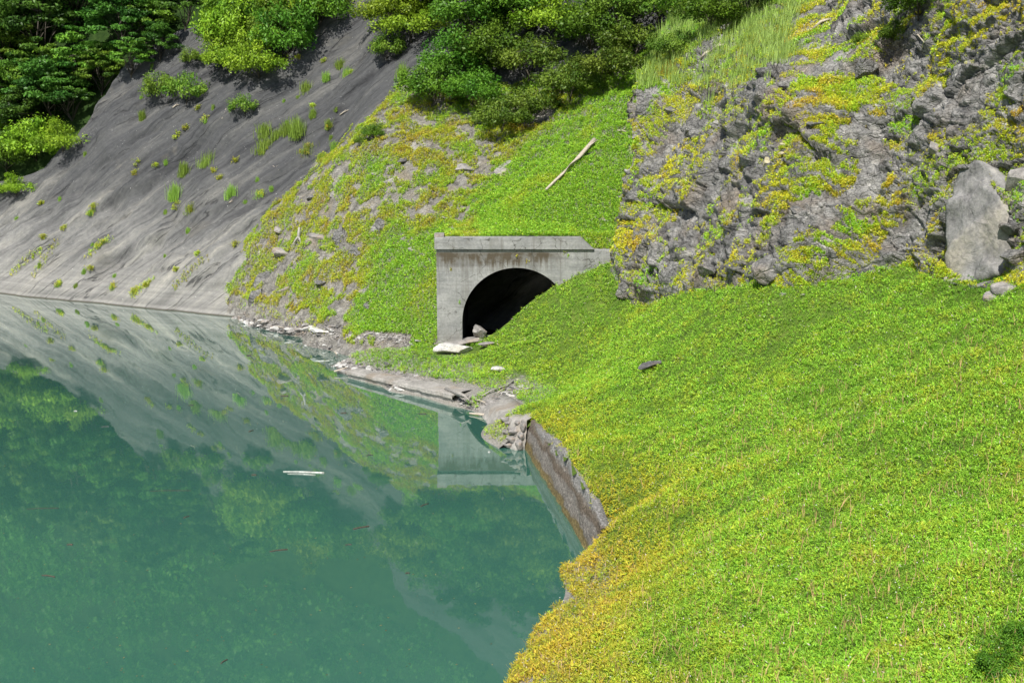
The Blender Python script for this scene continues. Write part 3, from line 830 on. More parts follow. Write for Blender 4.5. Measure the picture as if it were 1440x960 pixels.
# ------------------------------------------------------------------ TREES AND SHRUBS
def crown_mesh(name, R, H, nclump, nleaf, c0, c1, leafl, clump_r=.28, flat=.55, hollow=.45, seed=0, low=0.0):
    g = np.random.default_rng(seed)
    d = g.normal(size=(nclump, 3)); d /= np.linalg.norm(d, axis=1)[:, None]; d[:, 2] = np.abs(d[:, 2]) * (1 - low) + d[:, 2] * low
    rad = hollow + (1 - hollow) * g.random(nclump) ** .5
    lump = 1 + .30 * noise(d * 1.7 + seed, seed)
    cc = d * (rad * lump)[:, None] * np.array([R, R, H * .55]) + np.array([0, 0, H * .45])
    k = nleaf // nclump
    cr = clump_r * R * g.uniform(.6, 1.4, nclump)
    off = g.normal(size=(nclump * k, 3)); off /= np.linalg.norm(off, axis=1)[:, None]
    off *= (g.random(nclump * k) ** .45)[:, None]
    pos = np.repeat(cc, k, 0) + off * np.repeat(cr, k)[:, None] * np.array([1, 1, flat])
    nr_ = np.repeat(d, k, 0) * .5 + off * .5 + np.array([0, 0, .6]) + g.normal(size=pos.shape) * .45
    ax = np.repeat(d, k, 0) * np.array([1, 1, .2]) + g.normal(size=pos.shape) * .7 - np.array([0, 0, .25])
    L = leafl * g.uniform(.6, 1.4, len(pos))
    v, f = leaves(pos, ax, nr_, L, L * g.uniform(.35, .6, len(pos)), .12)
    m = np.repeat(g.random((nclump, 1)), k, 0); c = (np.array(c0) * (1 - m) + np.array(c1) * m) * g.uniform(.75, 1.25, (len(pos), 1))
    return v, f, np.repeat(c, 4, 0), cc

def make_plant(name, crown_name, stem_name, R, H, nclump, nleaf, c0, c1, leafl, trunk_r, seed, **kw):
    v, f, c, cc = crown_mesh(name, R, H, nclump, nleaf, c0, c1, leafl, seed=seed, **kw)
    root = empty(name)
    b = MB(); rnd = random.Random(seed)
    trunk_top = H * .62
    tp = [(0, 0, -.4)] + [(rnd.uniform(-.06, .06) * R * i, rnd.uniform(-.06, .06) * R * i, trunk_top * i / 4) for i in range(1, 5)]
    b.tube(tp, [trunk_r * (1 - .17 * i) for i in range(5)], 8)
    sel = sorted(range(len(cc)), key=lambda i: rnd.random())[:max(5, int(nclump * .35))]
    for i in sel:
        s = tp[rnd.choice((1, 2, 3, 4))]; e_ = cc[i]
        mid_ = [(s[j] + e_[j]) / 2 + rnd.uniform(-.05, .05) * R for j in range(3)]; mid_[2] += .04 * H
        b.tube([s, mid_, e_], [trunk_r * .42, trunk_r * .26, trunk_r * .08], 5)
    b.build(stem_name, M_bark, root, smooth=True)
    mesh_obj(crown_name, v, f, M_tree, root, cols=c)
    return root

def copy_thing(src, loc, rz, s, label, cat, group, tilt=(0, 0), sz=1.0):
    r = src.copy(); COL.objects.link(r)
    for ch in src.children:
        c = ch.copy(); COL.objects.link(c); c.parent = r
    r.location = loc; r.rotation_euler = (tilt[0], tilt[1], rz); r.scale = (s, s, s * sz)
    tag(r, label, cat, group); return r

TA = (.028, .08, .012), (.08, .18, .022)     # forest greens
SA = (.048, .13, .012), (.14, .27, .022)
protos = {
 'dark': make_plant('broadleaf_tree', 'crown', 'trunk', 3.6, 8.0, 60, 9000, *TA, .34, .16, 1, flat=.35, clump_r=.26),
 'mid': make_plant('broadleaf_tree', 'crown', 'trunk', 3.2, 7.0, 46, 8200, (.045, .12, .016), (.17, .31, .03), .32, .15, 2, flat=.30, clump_r=.28),
 'shrub': make_plant('shrub', 'foliage', 'stem', 2.0, 3.0, 42, 7000, *SA, .17, .06, 3, flat=.8, clump_r=.30, low=.4),
 'shrub2': make_plant('shrub', 'foliage', 'stem', 2.1, 2.6, 50, 7500, (.11, .22, .012), (.30, .44, .03), .16, .05, 4, flat=.85, clump_r=.26, low=.4),
 'olive': make_plant('shrub', 'foliage', 'stem', 2.0, 2.7, 46, 6500, (.06, .125, .013), (.17, .25, .03), .15, .05, 5, flat=.85, clump_r=.27, low=.4),
 'bright': make_plant('shrub', 'foliage', 'stem', 1.5, 2.0, 30, 3600, (.09, .21, .02), (.22, .36, .04), .15, .04, 6, flat=.9, clump_r=.3, low=.45),
}
used = set()
def place(kind, u, v, s, label, cat, group=None, which=None, sz=1.0, sink=.15, Y=None):
    if Y is None:
        loc, nn, _ = hit(u, v, which)
        loc = loc.copy(); loc.z -= sink
    else: loc = Vector(P(u, v, Y))
    r = copy_thing(protos[kind], loc, random.uniform(0, 6.28), s, label, cat, group, (random.uniform(-.08, .08), random.uniform(-.08, .08)), sz)
    return r

# shaded wood at the upper left
GW = 'trees of the wood at the upper left'
wood = [
 ('mid', -20, 205, .8, 'leafy tree over the shrubs at the left edge of the photo'),
 ('dark', 40, 195, .8, 'dark tree with hanging boughs right above the left shrubs'),
 ('dark', 100, 160, .7, 'small dark tree pressed against the edge of the bare slope'),
 ('mid', 145, 118, .7, 'small green tree leaning out over the edge of the bare slope'),
 ('mid', 185, 92, .6, 'small leafy tree low beside the summit of the bare slope'),
 ('dark', 225, 75, .55, 'low dark tree filling the gap under the summit tree'),
 ('mid', 60, 130, .9, 'tree with horizontal yellow green boughs in the left middle of the wood'),
 ('mid', 20, 100, 1.0, 'light green layered tree at the upper left'),
 ('dark', -60, 150, 1.1, 'dark tree at the left edge of the photo, crown running out of frame'),
 ('mid', 20, 150, 1.0, 'mid green tree with layered boughs at the far left, low in the wood'),
 ('dark', 75, 165, .9, 'dark tree standing over the bare rock edge, lowest in the wood'),
 ('mid', 120, 120, .95, 'tree with layered light green boughs just above the crest of the bare slope'),
 ('dark', 60, 85, 1.2, 'tall dark tree in the middle of the upper left wood'),
 ('dark', 170, 75, .95, 'dark tree leaning over the crest of the bare slope, left of its summit'),
 ('mid', 215, 50, .8, 'light green leafy tree on the summit of the bare slope'),
 ('dark', 0, 60, 1.2, 'dark tree at the upper left corner of the photo'),
 ('mid', 110, 30, 1.2, 'green tree at the top edge above the layered boughs'),
 ('dark', 180, 20, 1.2, 'dark green tree at the top edge above the summit of the bare slope'),
 ('dark', 262, 30, .75, 'small bluish dark tree in shade between the summit tree and the big bright shrubs'),
 ('mid', 300, -20, 1.0, 'dark tree behind the bright shrubs at the top edge'),
]
for k, u, v, s, lab in wood:
    place(k, u, v + 12, s, lab, 'tree', GW, (0, 4), sink=.8)
for i, (k, u, v, s, lab) in enumerate([
 ('shrub', 10, 236, 1.5, 'bright green shrub beside the left end of the bare slope, nearest the photo edge'),
 ('shrub2', 50, 222, 1.6, 'dense green shrub below the dark trees, second from the left photo edge'),
 ('shrub2', 88, 206, 1.1, 'bright yellow green shrub touching the edge of the bare slope'),
 ('shrub2', -20, 185, 1.5, 'green shrub cut off by the left photo edge under the trees'),
 ('shrub2', 22, 268, .8, 'small light green shrub at the foot of the left shrubs')]):
    place(k, u, v + 8, s, lab, 'shrub', 'shrubs at the left end of the bare slope', (0, 4), sink=.3)
# shrubs on the crest of the bare slope
GC_ = 'shrubs on the crest of the bare slope'
for k, u, v, s, lab in [
 ('shrub2', 325, 100, 1.15, 'green shrub spilling down the bare rock, lower left of the crest thicket'),
 ('bright', 318, 30, 1.5, 'light green shrub at the left end of the crest thicket'),
 ('shrub2', 330, 70, 1.5, 'green shrub hanging over the left side of the crest thicket'),
 ('shrub', 450, 40, 1.3, 'green shrub pressed against the dark rock brow'),
 ('shrub2', 362, 112, 1.3, 'yellow green shrub lowest in the crest thicket'),
 ('shrub', 400, 85, 1.4, 'green shrub on the right flank of the crest thicket'),
 ('shrub2', 345, 62, 1.7, 'broad bright shrub in the middle of the crest thicket'),
 ('bright', 395, 50, 1.8, 'light green shrub beside the dark rock brow of the crest'),
 ('shrub2', 430, 22, 1.7, 'green shrub at the top edge, rightmost of the crest thicket'),
 ('shrub', 370, 22, 1.7, 'green shrub at the top edge in the crest thicket'),
 ('bright', 228, 138, 1.15, 'light green bush alone on the dark bare slope, left stem'),
 ('bright', 262, 142, 1.2, 'green bush alone on the dark bare slope with its shadow below, right stem'),
 ('bright', 268, 90, .7, 'small pale bush at the top of the lone bush'),
 ('bright', 345, 160, .8, 'small yellow green bush in a fold below the crest thicket')]:
    place(k, u, v, s, lab, 'shrub', GC_, (0,), sz=1.25, sink=.45 * s)
# thicket above the portal
GT = 'shrubs of the thicket above the tunnel portal'
for k, u, v, s, lab in [
 ('bright', 545, 85, 1.2, 'yellow green shrub at the left tip of the thicket, hanging over the bare slope'),
 ('shrub2', 580, 60, 1.4, 'olive green shrub on the rim of the bare slope, second from the left'),
 ('shrub2', 550, 40, 1.4, 'bright shrub near the top edge at the left of the thicket'),
 ('shrub', 600, 20, 1.6, 'green shrub at the top edge over the rim of the bare slope'),
 ('shrub', 612, 150, 1.25, 'dark green leafy shrub, lowest left of the thicket'),
 ('shrub', 640, 120, 1.4, 'dark green shrub above the lowest left one'),
 ('shrub', 665, 155, 1.1, 'green shrub with a shaded foot, left of the tall olive shrub'),
 ('olive', 705, 190, 1.15, 'olive shrub reaching furthest down the slope above the portal'),
 ('olive', 745, 170, 1.1, 'olive shrub right of the one reaching furthest down'),
 ('shrub', 690, 105, 1.5, 'dark green shrub in the middle of the thicket'),
 ('olive', 745, 115, 1.5, 'broad olive brown shrub in the middle of the thicket'),
 ('olive', 800, 145, 1.3, 'olive shrub with reddish twigs above the fallen log'),
 ('olive', 850, 125, 1.35, 'dark olive shrub beside the left nose of the crag'),
 ('shrub', 830, 80, 1.5, 'green shrub high above the fallen log'),
 ('olive', 890, 85, 1.25, 'olive shrub just behind the top of the crag nose'),
 ('shrub2', 780, 60, 1.5, 'green shrub below the dark gap at the top edge'),
 ('shrub', 660, 55, 1.6, 'deep green shrub right of the rim shrubs'),
 ('shrub', 720, 40, 1.6, 'deep green shrub near the top edge, left of the dark gap'),
 ('olive', 870, 35, 1.4, 'reddish olive shrub near the top edge, right of the dark gap'),
 ('bright', 925, 45, 1.7, 'light green shrub with yellow flowers at the top edge behind the crag'),
 ('bright', 960, 25, 1.5, 'light green shrub at the top edge, right of the flowering one')]:
    place(k, u, v, s, lab, 'shrub', GT, None, sink=.2)
for k, u, v, s, lab in [
 ('dark', 735, -5, .7, 'dark tree at the top edge above the middle of the thicket'),
 ('dark', 800, -25, .7, 'dark tree over the shaded gap at the top edge'),
 ('dark', 650, -20, .8, 'dark tree at the top edge over the rim shrubs')]:
    place(k, u, v, s, lab, 'tree', 'dark trees over the thicket', None, sink=.3)
# bushes on the crag shoulder
for k, u, v, s, lab in [
 ('shrub', 1000, 45, .95, 'dark green bush at the left of the grassy crag shoulder'),
 ('shrub', 1050, 20, 1.1, 'dark bush at the top edge on the grassy crag shoulder'),
 ('olive', 945, 85, .8, 'small olive bush where the thicket meets the crag'),
 ('shrub', 1290, 30, .8, 'dark green bush in the notch between grassy shoulder and right rock wall'),
 ('olive', 1265, 62, .5, 'small bush below the notch bush'),
 ('bright', 1210, 62, .35, 'young pine like sapling on a rock of the crag shoulder')]:
    place(k, u, v, s, lab, 'shrub', 'bushes on the shoulder of the crag', (3, 2), sink=.15)
place('shrub', 1405, 945, .26, 'dark leafy weed clump rising from the bank at the lower right corner', 'plant', None, (1,), sink=.25)
place('shrub', 1442, 905, .24, 'dark leafy weed cut off by the right photo edge near the bottom', 'plant', None, (1,), sink=.25)
place('shrub', 525, 195, .42, 'small dark shrub at the seam of bare rock and green slope', 'shrub', None, (0, 2))
place('bright', 508, 203, .4, 'small light shrub left of the dark one at the seam of the bare rock', 'shrub', None, (0, 2))
for p_ in protos.values():
    for ch in list(p_.children): bpy.data.objects.remove(ch)
    bpy.data.objects.remove(p_)

# wood above the frame, one mass (the lake mirrors it)
n = 4200
px_ = rng.uniform(-150, 110, n); py_ = rng.uniform(100, 225, n)
hb = TREES[4]
cs = []
for i in range(n):
    loc, nn, ix, dist = hb.ray_cast(Vector((px_[i], py_[i], 200)), Vector((0, 0, -1)))
    if loc is None: continue
    ov = ((px_[i] - A1[0]) * UP[0] + (py_[i] - A1[1]) * UP[1])
    lx = (px_[i] - A1[0]) * fd[0] + (py_[i] - A1[1]) * fd[1]
    tc = np.interp(lx, (cr_up[:, :2] - A1[:2]) @ fd, (cr_up[:, :2] - A1[:2]) @ UP)
    zz_ = max(loc.z, float(z_ground(np.array([px_[i]]), np.array([py_[i]]))[0]) if (-30 < px_[i] < 42 and py_[i] < 134) else -9)
    vpx = 480 - F * math.tan(math.atan2(zz_ - 15, py_[i]) + PITCH)
    if ov < tc + 13 and px_[i] < 2: continue
    if px_[i] >= -18 and vpx > -40 : continue
    cs.append((px_[i], py_[i], zz_ + random.uniform(.5, 3.5)))
cs = np.array(cs); k = 110
pos = np.repeat(cs, k, 0); off = unit(len(pos)) * (rng.random((len(pos), 1)) ** .4) * np.array([2.6, 2.6, 2.0]); pos = pos + off
L = rng.uniform(.3, .65, len(pos))
v_, f_ = leaves(pos, unit(len(pos)), off * .3 + np.array([0, 0, .7]) + unit(len(pos)) * .5, L, L * .55)
m = np.repeat(rng.random((len(cs), 1)), k, 0)
c_ = (np.array([.05, .14, .02]) * (1 - m) + np.array([.17, .33, .04]) * m) * rng.uniform(.7, 1.3, (len(pos), 1))
fo = mesh_obj('forest', v_, f_, M_tree, cols=np.repeat(c_, 4, 0))
tag(fo, 'closed wood on the hill above the bare slope and thicket', 'forest', kind='stuff')

# ------------------------------------------------------------------ TUNNEL PORTAL
YF = 71.0
portal = empty('tunnel_portal', (0, 0, 0))
portal.location = (P(726, 452, YF)[0], YF, 0)
tag(portal, 'grey concrete tunnel portal with a dark arched mouth half buried by the green bank', 'tunnel portal')
xc = P(726, 452, YF)[0]; zc = P(726, 452, YF)[2]; RA = P(802, 452, YF)[0] - xc
xl = P(614, 400, YF)[0] - xc; ztop = P(614, 352, YF)[2]; zcap = P(614, 334, YF)[2]
xr = P(858, 352, YF)[0] - xc
# facade: ring of outline points round the arch, front and back faces plus soffit
TH = 0.75
arch = [(-RA, -1.0)] + [(RA * math.cos(a), zc + RA * math.sin(a)) for a in np.linspace(math.pi, 0, 41)] + [(RA, -1.0)]
outer = []
for (ax_, az_) in arch:
    outer.append((ax_, az_))
b = MB()
def quad(a, c, d, e): b.add([a, c, d, e], [(0, 1, 2, 3)])
def strip(y, flip):
    # fan from arch points to the outer rectangle
    pts = []
    for i, (ax_, az_) in enumerate(arch):
        if i == 0: o = (xl, -1.0)
        elif i == len(arch) - 1: o = (xr, -1.0)
        else:
            t_ = (i - 1) / (len(arch) - 3)
            if t_ < .3: o = (xl, zc + (ztop - zc) * t_ / .3)
            elif t_ <= .7: o = (xl + (xr - xl) * (t_ - .3) / .4, ztop)
            else: o = (xr, ztop - (ztop - zc) * (t_ - .7) / .3)
        pts.append(((ax_, y, az_), (o[0], y, o[1])))
    for i in range(len(pts) - 1):
        q_ = [pts[i][0], pts[i][1], pts[i + 1][1], pts[i + 1][0]]
        if flip: q_ = q_[::-1]
        quad(*q_)
    return pts
pf = strip(0, False); pb = strip(TH, True)
for i in range(len(pf) - 1):
    quad(pf[i][0], pf[i + 1][0], pb[i + 1][0], pb[i][0])
    quad(pf[i][1], pb[i][1], pb[i + 1][1], pf[i + 1][1])
# left return wall running back into the slope
b.box(xl + .003, xl + .6, TH, TH + 6.5, -1, ztop - .03)
fac = b.build('facade', M_conc, portal)
# right end wing, slightly set back with a cold joint
b = MB(); xj = xr - .02
xw2 = P(815, 352, YF)[0] - xc
b.box(xr + .002, xr + 2.6, .03, TH, 1.0, ztop - .25); b.build('wing_wall', M_conc, portal)
# cornice: long beam with a chamfered right end
b = MB()
xe0 = P(611, 340, YF)[0] - xc; xe1 = P(836, 349, YF)[0] - xc; xe2 = P(817, 334, YF)[0] - xc
zb0 = ztop + .045
b.add([(xe0, -.14, zb0), (xe1, -.14, zb0), (xe2, -.14, zcap), (xe0, -.14, zcap), (xe0, TH, zb0), (xe1, TH, zb0), (xe2, TH, zcap), (xe0, TH, zcap)],
      [(0, 1, 2, 3), (7, 6, 5, 4), (0, 4, 5, 1), (1, 5, 6, 2), (2, 6, 7, 3), (3, 7, 4, 0)])
co = b.build('cornice', M_conc, portal)
bm = bmesh.new(); bm.from_mesh(co.data)
bmesh.ops.bevel(bm, geom=[e for e in bm.edges], offset=.03, segments=2, affect='EDGES'); bm.to_mesh(co.data); bm.free()
# dark-filled joint under the cornice, painting in its shadow line
b = MB(); b.box(xl + .05, xe1, -.0, TH - .05, ztop + .002, zb0 - .002); b.build('joint', M_darkstone, portal)
# upstand block at the left corner
b = MB(); b.box(xe0 - .02, xe0 + .55, .15, .7, zcap + .003, zcap + .22); b.build('coping_block', M_stone, portal)
# lining
b = MB()
ra2 = RA + .02
sec = [(-ra2, -1.0)] + [(ra2 * math.cos(a), zc + ra2 * math.sin(a)) for a in np.linspace(math.pi, 0, 33)] + [(ra2, -1.0)]
ys_ = np.linspace(TH + .003, 26, 14)
for i in range(len(sec) - 1):
    for j in range(len(ys_) - 1):
        quad((sec[i][0], ys_[j], sec[i][1]), (sec[i + 1][0], ys_[j], sec[i + 1][1]), (sec[i + 1][0], ys_[j + 1], sec[i + 1][1]), (sec[i][0], ys_[j + 1], sec[i][1]))
b.add([(s[0], 26, s[1]) for s in sec], [tuple(range(len(sec)))])
M_lining, tl, bl_ = new_mat('shade-dark lining'); nl_ = tnoise(tl, coords(tl), 1.2, 5, .6)  # near-black colour stands in for the deep shade inside the tunnel
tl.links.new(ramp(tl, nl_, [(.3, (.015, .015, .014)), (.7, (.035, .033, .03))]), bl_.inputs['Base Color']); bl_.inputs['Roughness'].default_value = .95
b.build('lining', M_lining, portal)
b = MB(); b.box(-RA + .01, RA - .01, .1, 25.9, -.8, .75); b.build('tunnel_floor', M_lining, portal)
# a few weeds rooted in the face
def weed(name, locs, h, col, parent, n=5):
    v_, f_, c_ = plants(np.array(locs), np.tile([0., -.6, .6], (len(locs), 1)), np.full(len(locs), h), np.full(len(locs), col), np.zeros(len(locs)), n)
    return mesh_obj(name, v_, f_, M_leaf, parent, cols=c_)
for (u, v, cc_) in ((799, 363, .3), (795, 358, .6), (727, 363, .9), (634, 380, .9), (741, 371, .9), (809, 354, .2), (705, 347, .2), (765, 349, .3), (647, 427, .1)):
    pp = P(u, v, YF - .04) - np.array([xc, YF, 0])
    weed('weed', [pp + rng.normal(0, .04, 3) * [1, 0, 1] for _ in range(4)], .10, cc_, portal)

# ------------------------------------------------------------------ RETAINING WALL AT THE WATER
b = MB()
def interp_path(ps, n):
    ps = np.array(ps); t_ = np.linspace(0, len(ps) - 1, n); return np.stack([np.interp(t_, range(len(ps)), ps[:, i]) for i in range(ps.shape[1])], 1)
pw = interp_path([tuple(p) + (h,) for p, h in zip(wall_base, wall_h)], 110)
nrw = 22
V = []
for j, (x, y, z_, h) in enumerate(pw):
    hh = h + .14 * noise(np.array([[y * .6 + .3, .4, .7]]), 3)[0] + .05 * noise(np.array([[y * 2.1, .3, .2]]), 4)[0] - .02
    row = [(x - .12 + .06, y, -1.0)]
    for i in range(nrw): 
        t_ = i / (nrw - 1); row.append((x + .34 * t_ * hh / 1.5 , y, hh * t_))
    row += [(x + .34 * hh / 1.5 + .12, y, hh + .02), (x + .34 * hh / 1.5 + .34, y, hh - .02), (x + .95, y, -1.0)]
    V.append(row)
V = np.array(V)
n_ = fbm(V.reshape(-1, 3) * 1.3, 3, 6).reshape(V.shape[:2])
V[:, 1:-2, 0] += n_[:, 1:-2] * .12; V[:, 1:-2, 2] += n_[:, 1:-2] * .03
ff = grid_faces(*V.shape[:2]).tolist()
m_ = V.shape[1]; ff += [list(range(m_)), list(range((V.shape[0] - 1) * m_, V.shape[0] * m_))[::-1]]
rw = mesh_obj('retaining_wall', V.reshape(-1, 3), ff, M_rwall, smooth=True)
tag(rw, 'curved stained concrete retaining wall between the lake and the near green bank', 'retaining wall')

# concrete ledge at the water below the portal
b = MB(); nseg = 60
E0, E1 = W(488, 531), W(640, 571)
dd = (E1 - E0)[:2]; le = np.linalg.norm(dd); dd /= le; en = np.array([-dd[1], dd[0]]); en = en if en[1] > 0 else -en
V = []
for j in range(nseg):
    t_ = j / (nseg - 1); c0 = E0[:2] + dd * le * t_
    hh = .40 + .20 * t_ ; wd_ = .75 + .55 * t_
    jit = .06 * noise(np.array([[t_ * 14, 1, 0]]), 2)[0] + .03 * noise(np.array([[t_ * 50, 1, 0]]), 2)[0]
    row = [(*(c0 + en * .10), -.8), (*(c0 + en * (.08 + jit)), hh * .45), (*(c0 - en * (.05 - jit)), hh * .62), (*(c0 - en * (.04 - jit)), hh - .03), (*(c0 + en * .04), hh),
           (*(c0 + en * wd_ * .5), hh + .05), (*(c0 + en * wd_), hh + .06), (*(c0 + en * (wd_ + .1)), -.8)]
    V.append(row)
V = np.array(V); V[:, :, 2] += fbm(V.reshape(-1, 3) * 2, 3, 8).reshape(V.shape[:2]) * .05
V[-1, 1:7, :2] -= dd * np.array([.5, .3, .1, 0, .25, .6])[:, None]
ff = grid_faces(*V.shape[:2]).tolist(); m_ = V.shape[1]; ff += [list(range(m_)), list(range((nseg - 1) * m_, nseg * m_))[::-1]]
led = mesh_obj('concrete_ledge', V.reshape(-1, 3), ff, M_mortar, smooth=False)
tag(led, 'long low broken concrete ledge along the water below the tunnel portal', 'ledge')

# ------------------------------------------------------------------ ROCKS
def rock_mesh(seed, cuts=16, sub=4, squash=(1, .8, .6)):
    g = random.Random(seed)
    bm = bmesh.new(); bmesh.ops.create_icosphere(bm, subdivisions=sub, radius=1.0)
    co = np.array([v.co[:] for v in bm.verts])
    for _ in range(cuts):
        nn = np.array([g.gauss(0, 1) for _ in range(3)]); nn /= np.linalg.norm(nn); dd_ = g.uniform(.48, .8)
        s_ = co @ nn - dd_; co -= np.where(s_ > 0, s_, 0)[:, None] * nn
    co += (noise(co * 2.5, seed)[:, None] * .05 + noise(co * 7, seed + 1)[:, None] * .02) * co
    co *= np.array(squash)
    f = [[v.index for v in fc.verts] for fc in bm.faces]; bm.free()
    return co, f
RP = []
for i in range(7):
    co, f = rock_mesh(30 + i, 12 + i, 3 if i > 3 else 4, [(1, .8, .55), (1, .7, .4), (1, .9, .75), (1, .6, .3), (1, .75, .5), (1, .5, .25), (1, .95, .8)][i])
    RP.append((co, f))
ME = {}
def rock(u, v, s, label, name='rock', mat=M_stone, proto=0, which=None, rz=None, stretch=(1, 1, 1), sink=.25, group=None, tilt=None, loc=None, cat=None):
    if loc is None:
        loc, nn, _ = hit(u, v, which)
    key = (proto, mat.name)
    if key not in ME:
        o = mesh_obj(name, RP[proto][0], RP[proto][1], mat); ME[key] = o.data
    else:
        o = bpy.data.objects.new(name, ME[key]); COL.objects.link(o)
    o.location = Vector(loc) - Vector((0, 0, s * sink * .6))
    o.rotation_euler = (tilt or (random.uniform(-.25, .25), random.uniform(-.25, .25))) + (rz if rz is not None else random.uniform(0, 6.28),)
    o.scale = (s * stretch[0], s * stretch[1], s * stretch[2])
    tag(o, label, cat or 'rock', group); return o

rock(640, 497, 1.45, 'low pale weathered rock slab at the left foot of the tunnel portal', 'rock_slab', M_pale, 3, (1,), .1, (1.0, .6, .9), -.35, tilt=(.1, .0))
rock(655, 484, 1.7, 'flat brown grey rock ledge across the left of the tunnel mouth', 'rock_slab', M_stone, 1, (1,), .35, (1.1, .6, .55), -.1, tilt=(0, -.15))
rock(673, 474, .62, 'grey boulder sitting on the rock ledge in the tunnel mouth', 'boulder', M_stone, 2, (1,), .9, (1, 1, 1.0), -1.4)
rock(688, 486, .85, 'pale flat stone right of the boulder in the tunnel mouth', 'rock', M_stone, 4, (1,), .2, (1.1, .7, .5), -.2)
rock(699, 524, .42, 'bright white stone lying in the grass before the tunnel portal', 'rock', M_pale, 0, (1,), .3, (1.1, .7, .9), -.9)
rock(711, 531, .30, 'small grey stone just right of the white stone', 'rock', M_stone, 1, (1,), .3)
rock(914, 522, .50, 'flat dark rock poking from the grass in the middle of the near bank', 'rock', M_darkstone, 1, (1,), .4, (1.2, .9, .9), -1.0)
rock(788, 578, .16, 'small pale stone in the grass above the boulder wall', 'rock', M_stone, 0, (1,))
rock(544, 515, .34, 'dark round stone at the upper edge of the shore rubble', 'boulder', M_darkstone, 2, (1,), sink=-.2)
rock(608, 528, .45, 'flat brown stone in the grass left of the white stone', 'rock', M_stone, 1, (1,), .1, (1.1, .6, .6))
rock(668, 520, .22, 'small brown stone in the grass between slab and white stone', 'rock', M_stone, 0, (1,))
rock(636, 521, .2, 'small pale stone in the grass under the rock slab', 'rock', M_pale, 1, (1,))
rock(594, 507, .25, 'small dark stone in the grass left of the rock slab', 'rock', M_darkstone, 0, (1,))
rock(480, 483, .55, 'grey boulder at the tip of the rubble shore', 'boulder', M_stone, 2, (1, 2), sink=0)
for i, (u, v, s, lab) in enumerate([(592, 478, .5, 'flat rock in the gravel band nearest the portal'), (580, 480, .5, 'brownish flat rock in the gravel band left of the nearest one')]):
    rock(u, v, s, lab, 'rock', M_stone, 1, (1, 2), None, (1, .7, .5))
# outcrops on the stony slope, placed one by one
oc_ = [(455, 322, 1.35, 'broad outcrop with a flat top right of the dead stump', 4), (480, 326, .9, 'outcrop block joined to the right of the broad stump outcrop', 2), (441, 328, .9, 'outcrop block directly beside the dead stump', 0),
 (502, 342, 1.0, 'tilted dark outcrop in the centre of the stony slope', 0), (517, 357, .55, 'small dark outcrop just below the tilted one', 2), (537, 310, .85, 'upright pale slab of rock left of the long flat crest stone', 6),
 (565, 298, .9, 'long flat crest stone with a bright top edge', 3), (590, 297, .7, 'flat stone right of the long flat crest stone', 1), (397, 345, .8, 'grey rock left of the stump, near the bare slope', 0),
 (375, 385, 1.4, 'large pale rock face low at the left, above the shore', 6), (405, 398, 1.0, 'grey rock right of the large pale face', 4), (362, 410, .9, 'grey rock under the large pale face by the shore', 2), (395, 315, .7, 'small outcrop near the seam of the bare slope', 1),
 (520, 420, .8, 'blue grey angular rock low on the slope left of the portal', 0), (515, 405, .5, 'rock on top of the blue grey angular one', 2), (455, 390, .6, 'rock among green plants at the middle left', 1),
 (555, 247, .95, 'brownish outcrop high on the slope below the small dark shrub', 4), (570, 220, .7, 'outcrop with a rubble top, highest at the left', 1), (530, 240, .5, 'small rubble outcrop left of the brownish one', 0), (520, 252, .4, 'small stone at the left end of the rubble row', 2),
 (660, 225, 1.3, 'large brown outcrop under the thicket, left one', 4), (655, 243, .8, 'rock at the foot of the large brown outcrop', 2), (690, 247, .6, 'round grey boulder between the two large outcrops', 6), (715, 215, .7, 'rock on the upper edge of the right large outcrop', 0),
 (720, 232, 1.1, 'large jointed outcrop under the thicket, right one', 2), (742, 212, .6, 'pale rock topping the right large outcrop', 1), (780, 217, 1.3, 'long low pale rock above the fallen log', 3), (795, 210, .8, 'low rock right of the long pale one', 1),
 (662, 267, .5, 'dark flat stone below the large brown outcrop', 3), (682, 303, .4, 'dark stone above the left part of the cornice', 0), (630, 300, .5, 'pale stone above the left corner of the portal', 1), (600, 350, .7, 'flat pale rock left of the cornice', 1), (585, 345, .6, 'pale rock second left of the cornice', 4),
 (553, 352, .6, 'low rock in the middle of the slope left of the portal', 1), (575, 330, .5, 'stone above the low rock left of the portal', 0), (440, 272, .6, 'outcrop at the upper left of the stony slope', 1), (470, 270, .45, 'stone beside the upper left outcrop', 2), (740, 285, 1.1, 'dark flat rock beneath the lower end of the fallen log', 3),
 (800, 250, 1.2, 'dark bedrock patch alongside the fallen log', 3), (835, 225, .6, 'dark rock past the upper end of the fallen log', 1), (850, 305, .4, 'brown stone in the grass above the right end of the cornice', 0), (757, 330, .3, 'small brown stone on the cornice back edge', 0)]
for i, (u, v, s, lab, pr) in enumerate(oc_):
    rock(u, v, s * 1.3, lab, 'rock', [M_stone, M_rock][i % 2], pr, (2,), None, (1, 1, 1), .75, 'rocks on the stony slope')
